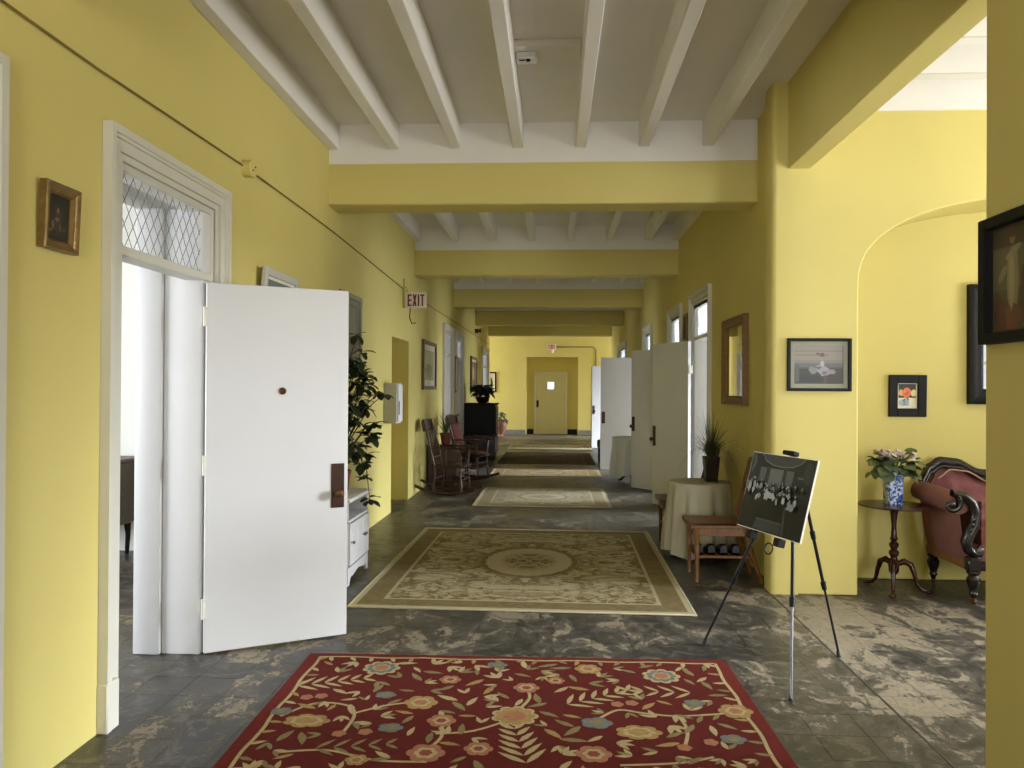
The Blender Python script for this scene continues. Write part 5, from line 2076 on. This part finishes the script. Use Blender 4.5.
# seat
mb = MB()
mb.grid(lambda u, v: (.07 + u * (SW - .14), .0 + v * (D - .10), .385 + .055 * (min(1, math.sin(PI * u) * 4) * min(1, math.sin(PI * (v * .96 + .02)) * 2.4)) ** .5), 40, 20)
mb.box((.07, .005, .29), (SW - .07, D - .10, .386), .01)
mb.build('seat_cushion', M['mauve'], st, angle=60)
mb = MB()
mb.box((.0, -.008, .235), (SW, .035, .305), .008)
mb.box((.02, -.018, .262), (SW - .02, -.004, .280), .004)
mb.build('front_rail', M['carved'], st)
for s_ in (0, 1):
    x0_ = .0 if s_ == 0 else SW - .03
    mb = MB()
    mb.box((x0_, .02, .235), (x0_ + .03, D, .30), .005)
    mb.build('side_rail', M['oak'], st)
    sg = -1 if s_ == 0 else 1          # outward
    X_ = 0.0 if s_ == 0 else SW
    # side panel, swelling out to the rolled arm

    def side(u, v, X_=X_, sg=sg):
        z = .30 + (.70 - .30) * v
        out = .0 + .03 * math.sin(PI * v) + .07 * v ** 3
        bulge = .02 * math.sin(PI * u)
        return (X_ + sg * (out + bulge - .005), .03 + u * (D - .05), z)
    mb = MB()
    mb.grid(side, 16, 16)
    mb.grid(lambda u, v: (X_ - sg * .10 + sg * .0, .03 + u * (D - .05), .30 + .42 * v), 4, 4)
    mb.build('arm_panel', M['mauve_side'], st, angle=80)
    # rolled arm, dropping a little to the front
    mb = MB()
    pts = []
    rad = []
    for k in range(13):
        u = k / 12
        pts.append((X_ + sg * (.055 + .03 * u * u), .02 + u * (D - .04), .700 + .035 * u))
        rad.append(.070 + .008 * math.sin(PI * u) - (.03 if k == 12 else 0))
    mb.tube(pts, rad, 20)
    mb.build('arm_roll', M['mauve_side'], st, angle=60)
    # carved scroll on the arm front: curl at the top, S sweeping down to a second curl
    ctrl = []
    cx_, cz_ = .125, .705
    for k in range(15):                 # inner curl
        a = math.radians(20 + 300 * (1 - k / 14))
        r_ = .018 + .062 * (k / 14)
        ctrl.append((cx_ + r_ * math.cos(a + 1.25), cz_ + r_ * math.sin(a + 1.25), .012 + .014 * k / 14))
    ctrl += [(.035, .765, .030), (-.02, .715, .034), (-.045, .64, .036), (-.035, .565, .038), (.0, .50, .040), (.02, .44, .040), (.005, .385, .036), (-.035, .355, .030), (-.075, .36, .026), (-.085, .39, .02), (-.06, .405, .014)]
    P = [Vector((X_ + sg * a, .0, b)) for a, b, _ in ctrl]
    mb = MB()
    mb.tube(P, [q for _, _, q in ctrl], 12)
    mb.tube([p + Vector((0, -.022, 0)) for p in P[12:-2]], [q * .55 for _, _, q in ctrl[12:-2]], 10)
    mb.ball((X_ + sg * cx_, -.01, cz_), (.028, .022, .028), 14, 8)
    mb.ball((X_ - sg * .05, -.012, .375), (.03, .022, .03), 14, 8)
    for q_ in range(5):
        mb.ball((X_ + sg * (-.02 + .01 * q_), -.03, .60 - .035 * q_), (.014, .012, .02), 10, 6)
    mb.build('arm_scroll', M['carved'], st, angle=60)
    mb = MB()
    mb.box((X_ - .045 - sg * .03, -.03, .235), (X_ + .045 - sg * .03, .045, .335), .008)
    mb.build('corner_block', M['carved'], st)
    for yy in (.01, D - .05):
        mb = MB()
        mb.lathe([(.016, .045), (.020, .06), (.030, .075), (.024, .09), (.028, .11), (.042, .15), (.045, .18), (.034, .195), (.030, .205), (.044, .22), (.044, .238)], 18)
        lg = mb.build('leg', M['carved'], st, loc=(X_ - sg * .035, yy, 0))
        mb = MB()
        mb.lathe([(.021, -.009), (.024, -.005), (.024, .005), (.021, .009)], 16, T=frame_T((0, -.006, .024), (0, 1, 0), (0, 0, 1)))
        mb.box((-.014, -.01, .02), (.014, .008, .05), .004)
        mb.build('caster', M['brass'], lg)


# ------------------------------------------------------------------ rocking chairs
def make_rocker(label, loc, rz, mat, cushion=None, slats=5):
    t = thing('rocking_chair', label, 'rocking chair', loc, rz, 'rocking chairs along the left wall')
    w, dp, sz = .50, .48, .42
    # rockers
    R_ = 1.15
    for s_ in (-1, 1):
        mb = MB()
        pts = []
        for k in range(15):
            a = math.radians(-24 + 48 * k / 14) + .06
            pts.append((s_ * (w / 2 - .02), R_ * math.sin(a), .018 + R_ * (1 - math.cos(a))))
        mb.tube(pts, .017, 8, flat=1.25)
        mb.build('rocker', mat, t)
        for yy, zt_, fr_ in ((-.2, sz - .02, True), (.2, sz - .02, False)):
            zb_ = .018 + R_ * (1 - math.cos(math.asin(abs(yy) / R_)))
            mb = MB()
            q = yy * .93
            mb.tube([(s_ * (w / 2 - .02), yy * 1.02, zb_), (s_ * (w / 2 - .025), yy, .15), (s_ * (w / 2 - .03), q, .26), (s_ * (w / 2 - .04), q, zt_)], [.013, .019, .014, .020], 10)
            mb.build('leg', mat, t)
        # back post
        mb = MB()
        mb.tube([(s_ * (w / 2 - .05), .20, sz - .02), (s_ * (w / 2 - .05), .27, .70), (s_ * (w / 2 - .06), .37, 1.06)], [.018, .016, .013], 10)
        mb.build('back_post', mat, t)
        # arm with its posts
        mb = MB()
        mb.tube([(s_ * (w / 2 - .03), .25, .655), (s_ * (w / 2 + .005), .1, .665), (s_ * (w / 2 + .015), -.1, .66), (s_ * (w / 2 + .015), -.24, .65), (s_ * (w / 2 + .005), -.275, .635)], [.014, .018, .02, .022, .012], 10, flat=.7)
        mb.build('armrest', mat, t)
        for yy in (-.19, .02):
            mb = MB()
            mb.tube([(s_ * (w / 2 - .035), yy, sz - .01), (s_ * (w / 2 - .01), yy, .54), (s_ * (w / 2 + .01), yy, .65)], [.011, .015, .010], 8)
            mb.build('arm_post', mat, t)
    for yy, zz in ((-.2, .21), (-.2, .29), (.2, .22)):
        mb = MB()
        mb.tube([(-w / 2 + .02, yy, zz), (0, yy, zz), (w / 2 - .02, yy, zz)], [.008, .013, .008], 8)
        mb.build('stretcher', mat, t)
    for s_ in (-1, 1):
        mb = MB()
        mb.tube([(s_ * (w / 2 - .025), -.2, .20), (s_ * (w / 2 - .025), 0, .20), (s_ * (w / 2 - .025), .2, .20)], [.008, .012, .008], 8)
        mb.build('stretcher', mat, t)

    def seat(u, v):
        e = min(1, 6 * min(u, 1 - u, v, 1 - v)) ** .5
        xx = (u - .5) * w * (1.0 - .1 * v)
        return (xx, -.25 + dp * v, sz - .02 + .03 * e - .012 * math.sin(PI * u) * math.sin(PI * v))
    mb = MB()
    mb.grid(seat, 16, 16)
    mb.box((-w / 2 + .012, -.24, sz - .035), (w / 2 - .03, .21, sz - .005), .008)
    mb.build('seat', mat, t)
    # crest board and slats
    T = frame_T((0, .362, 0), (1, 0, 0), (0, .26, .965))
    mb = MB()
    pr_ = [(-.215, .92), (-.215, 1.04), (-.17, 1.085), (-.08, 1.10), (0, 1.105), (.08, 1.10), (.17, 1.085), (.215, 1.04), (.215, .92), (.1, .93), (0, .935), (-.1, .93)]
    y_off = .275
    mb.prism([(x, z) for x, z in pr_], -.010, .010, T=frame_T((0, .37 - .27, 0.0), (1, 0, 0), (0, .27, .963)))
    mb.build('crest_board', mat, t, smooth=False)
    for k in range(slats):
        x = -.15 + .30 * k / (slats - 1)
        mb = MB()
        mb.tube([(x, .205, sz - .01), (x, .27, .65), (x, .345, .92)], [.010, .016, .011], 8, flat=.5)
        mb.build('slat', mat, t)
    mb = MB()
    mb.tube([(-w / 2 + .06, .235, .52), (w / 2 - .06, .235, .52)], .012, 8)
    mb.build('lower_rail', mat, t)
    if cushion:
        mb = MB()
        mb.grid(lambda u, v: ((u - .5) * .42, -.23 + .42 * v, sz + .012 + .04 * (max(0, math.sin(PI * u) * math.sin(PI * v))) ** .4), 14, 14)
        mb.grid(lambda u, v: ((u - .5) * .42, -.23 + .42 * v, sz + .011), 3, 3)
        mb.build('seat_cushion', cushion, t, angle=80)
        mb = MB()
        mb.grid(lambda u, v: ((u - .5) * .34, .19 + .125 * v - .045 * (max(0, math.sin(PI * u) * math.sin(PI * v))) ** .4, .50 + .42 * v), 14, 14)
        mb.grid(lambda u, v: ((u - .5) * .34, .19 + .125 * v, .50 + .42 * v), 3, 3)
        mb.build('back_cushion', cushion, t, angle=80)
    return t


make_rocker('brown wooden rocking chair nearest the wall niche', (-1.46, 10.98, 0), math.radians(82), M['rocker'])
make_rocker('rocking chair with dusty red cushions beside the far doorway', (-1.36, 12.72, 0), math.radians(74), M['rocker'], M['pink_cushion'])

# wooden stand with a spider plant, between the rocking chairs
stn = thing('plant_stand', 'low dark wooden chest between the rocking chairs', 'chest', (-1.93, 11.72, 0))
mb = MB()
mb.box((0, 0, .04), (.42, .42, .60), .006)
mb.build('body', M['rocker'], stn)
mb = MB()
mb.box((-.01, -.02, .60), (.44, .44, .625), .005)
mb.build('top', M['rocker'], stn)
mb = MB()
mb.box((.415, .03, .10), (.432, .39, .54), .004)
dd = mb.build('door', M['rocker'], stn)
mb = MB()
mb.ball((.44, .07, .34), .012, 8, 6)
mb.build('knob', M['brass'], dd)
mb = MB()
mb.box((.02, .02, 0), (.40, .40, .04), .003)
mb.build('plinth', M['rocker'], stn)
sp = thing('spider_plant', 'arching spider plant in a red clay pot between the rocking chairs', 'plant', (-1.68, 11.93, .625))
mb = MB()
mb.lathe([(.06, 0), (.07, .02), (.092, .15), (.1, .155), (.1, .185), (.088, .185), (.085, .16)], 18)
mb.build('pot', M['terracotta'], sp)
mb = MB()
mb.lathe([(.087, .15), (.085, .165), (.02, .168)], 14)
mb.build('soil', M['soil'], sp)
mb = MB()
blades(mb, (0, 0, .16), 60, .42, .75, rg, .007, .7, xlo=-.26)
mb.build('blades', M['leaf_mid'], sp, smooth=False)['kind'] = 'stuff'

# tall black cabinet with a plant on top, low chest before it
bc = thing('black_cabinet', 'tall black cabinet standing against the far left wall', 'cabinet', (XL + .01, 16.62, 0))
mb = MB()
mb.box((0, 0, .06), (.68, .75, 1.15), .006)
mb.build('body', M['black'], bc)
mb = MB()
mb.box((-.005, -.03, 1.15), (.715, .78, 1.185), .008)
mb.build('top', M['black'], bc)
mb = MB()
mb.box((.0, .0, 0), (.66, .73, .06), .003)
mb.build('plinth', M['black'], bc)
for k in (0, 1):
    mb = MB()
    mb.box((.675, .03 + .35 * k, .10), (.697, .37 + .35 * k, 1.11), .004)
    dd = mb.build('door', M['black'], bc)
    mb = MB()
    mb.ball((.708, .34 + .07 * k, .62), .013, 8, 6)
    mb.build('knob', M['brass'], dd)
bp = thing('bushy_plant', 'dark bushy plant in a bowl on top of the black cabinet', 'plant', (-1.58, 16.98, 1.185))
mb = MB()
mb.lathe([(.08, 0), (.13, .04), (.16, .12), (.165, .14), (.15, .14), (.14, .12)], 18)
mb.build('bowl', M['dark_pot'], bp)
mb = MB()
mb.lathe([(.145, .11), (.14, .125), (.05, .135)], 14)
mb.build('soil', M['soil'], bp)
lm3 = [leaf_mesh('leaf', .12 + .02 * k, .075, M['leaf_black'], .35, .25) for k in range(3)]
rb_ = random.Random(2)
for k in range(190):
    a = rb_.uniform(0, 2 * PI)
    e = rb_.random() ** .7
    hgt = .19 + .20 * rb_.random()
    inst('leaf', lm3[k % 3], bp, (.20 * e * math.cos(a), .20 * e * math.sin(a), hgt), (rb_.uniform(-.7, .6), rb_.uniform(-.4, .4), a - PI / 2), rb_.uniform(.8, 1.2))
ck = thing('low_chest', 'low reddish chest in front of the black cabinet', 'chest', (-1.88, 15.95, 0))
mb = MB()
mb.box((.02, 0, .10), (.66, .46, .50), .006)
mb.build('body', M['mahogany'], ck)
mb = MB()
mb.box((.0, -.02, .50), (.69, .48, .535), .006)
mb.build('lid', M['mahogany'], ck)
for xx in (.05, .62):
    for yy in (.04, .42):
        mb = MB()
        mb.lathe([(.018, 0), (.026, .03), (.02, .07), (.028, .105)], 10)
        mb.build('foot', M['mahogany'], ck, loc=(xx, yy, 0))

# urn with greenery in the end hall
u_ = on_z(501, 437)
un = thing('clay_urn', 'reddish urn with trailing greenery at the far end on the left', 'urn', (u_.x, min(u_.y, 23.9), 0))
mb = MB()
mb.lathe([(.11, 0), (.13, .02), (.07, .07), (.08, .12), (.17, .25), (.19, .38), (.16, .47), (.13, .50), (.16, .54), (.145, .54), (.12, .50)], 20)
mb.build('urn', simple('terracotta_urn', lin(134, 92, 74), 0.7), un)
lm4 = leaf_mesh('leaf', .13, .07, M['leaf_mid'], .4, .25)
for k in range(60):
    a = rb_.uniform(0, 2 * PI)
    e = rb_.random()
    inst('leaf', lm4, un, (.16 * e * math.cos(a), .16 * e * math.sin(a), .50 + .28 * rb_.random()), (rb_.uniform(-.8, .5), rb_.uniform(-.4, .4), a - PI / 2), rb_.uniform(.8, 1.3))

# olive stool by the far right door
ol = thing('olive_stool', 'olive covered stool with dark legs behind the lit door', 'stool', (1.09, 15.75, 0))
mb = MB()
mb.box((-.2, -.2, .30), (.2, .2, .47), .03, seg=3)
mb.build('seat', M['olive_cloth'], ol)
for xx in (-.16, .16):
    for yy in (-.16, .16):
        mb = MB()
        mb.lathe([(.014, 0), (.022, .15), (.016, .2), (.024, .305)], 10)
        mb.build('leg', M['black'], ol, loc=(xx, yy, 0))

# dark wooden desk in the left room, glimpsed through the doorway
dk = thing('writing_desk', 'dark wooden desk glimpsed through the near left doorway', 'desk', (-4.95, 6.30, 0))
mb = MB()
mb.box((0, 0, .30), (1.22, .5, .84), .008)
mb.build('body', M['shelf_dark'], dk)
mb = MB()
mb.box((-.02, -.02, .84), (1.24, .52, .87), .006)
mb.build('top', M['shelf_dark'], dk)
for k in range(2):
    mb = MB()
    mb.box((.05 + .58 * k, -.018, .58), (.59 + .58 * k, 0, .80), .004)
    dd = mb.build('drawer', M['shelf_dark'], dk)
    mb = MB()
    mb.ball((.32 + .58 * k, -.028, .69), .014, 8, 6)
    mb.build('knob', M['brass'], dd)
for xx in (.05, 1.12):
    for yy in (.05, .43):
        mb = MB()
        mb.tube([(xx, yy, .32), (xx + .01, yy, .18), (xx, yy, 0)], [.035, .022, .018], 8)
        mb.build('leg', M['black'], dk)
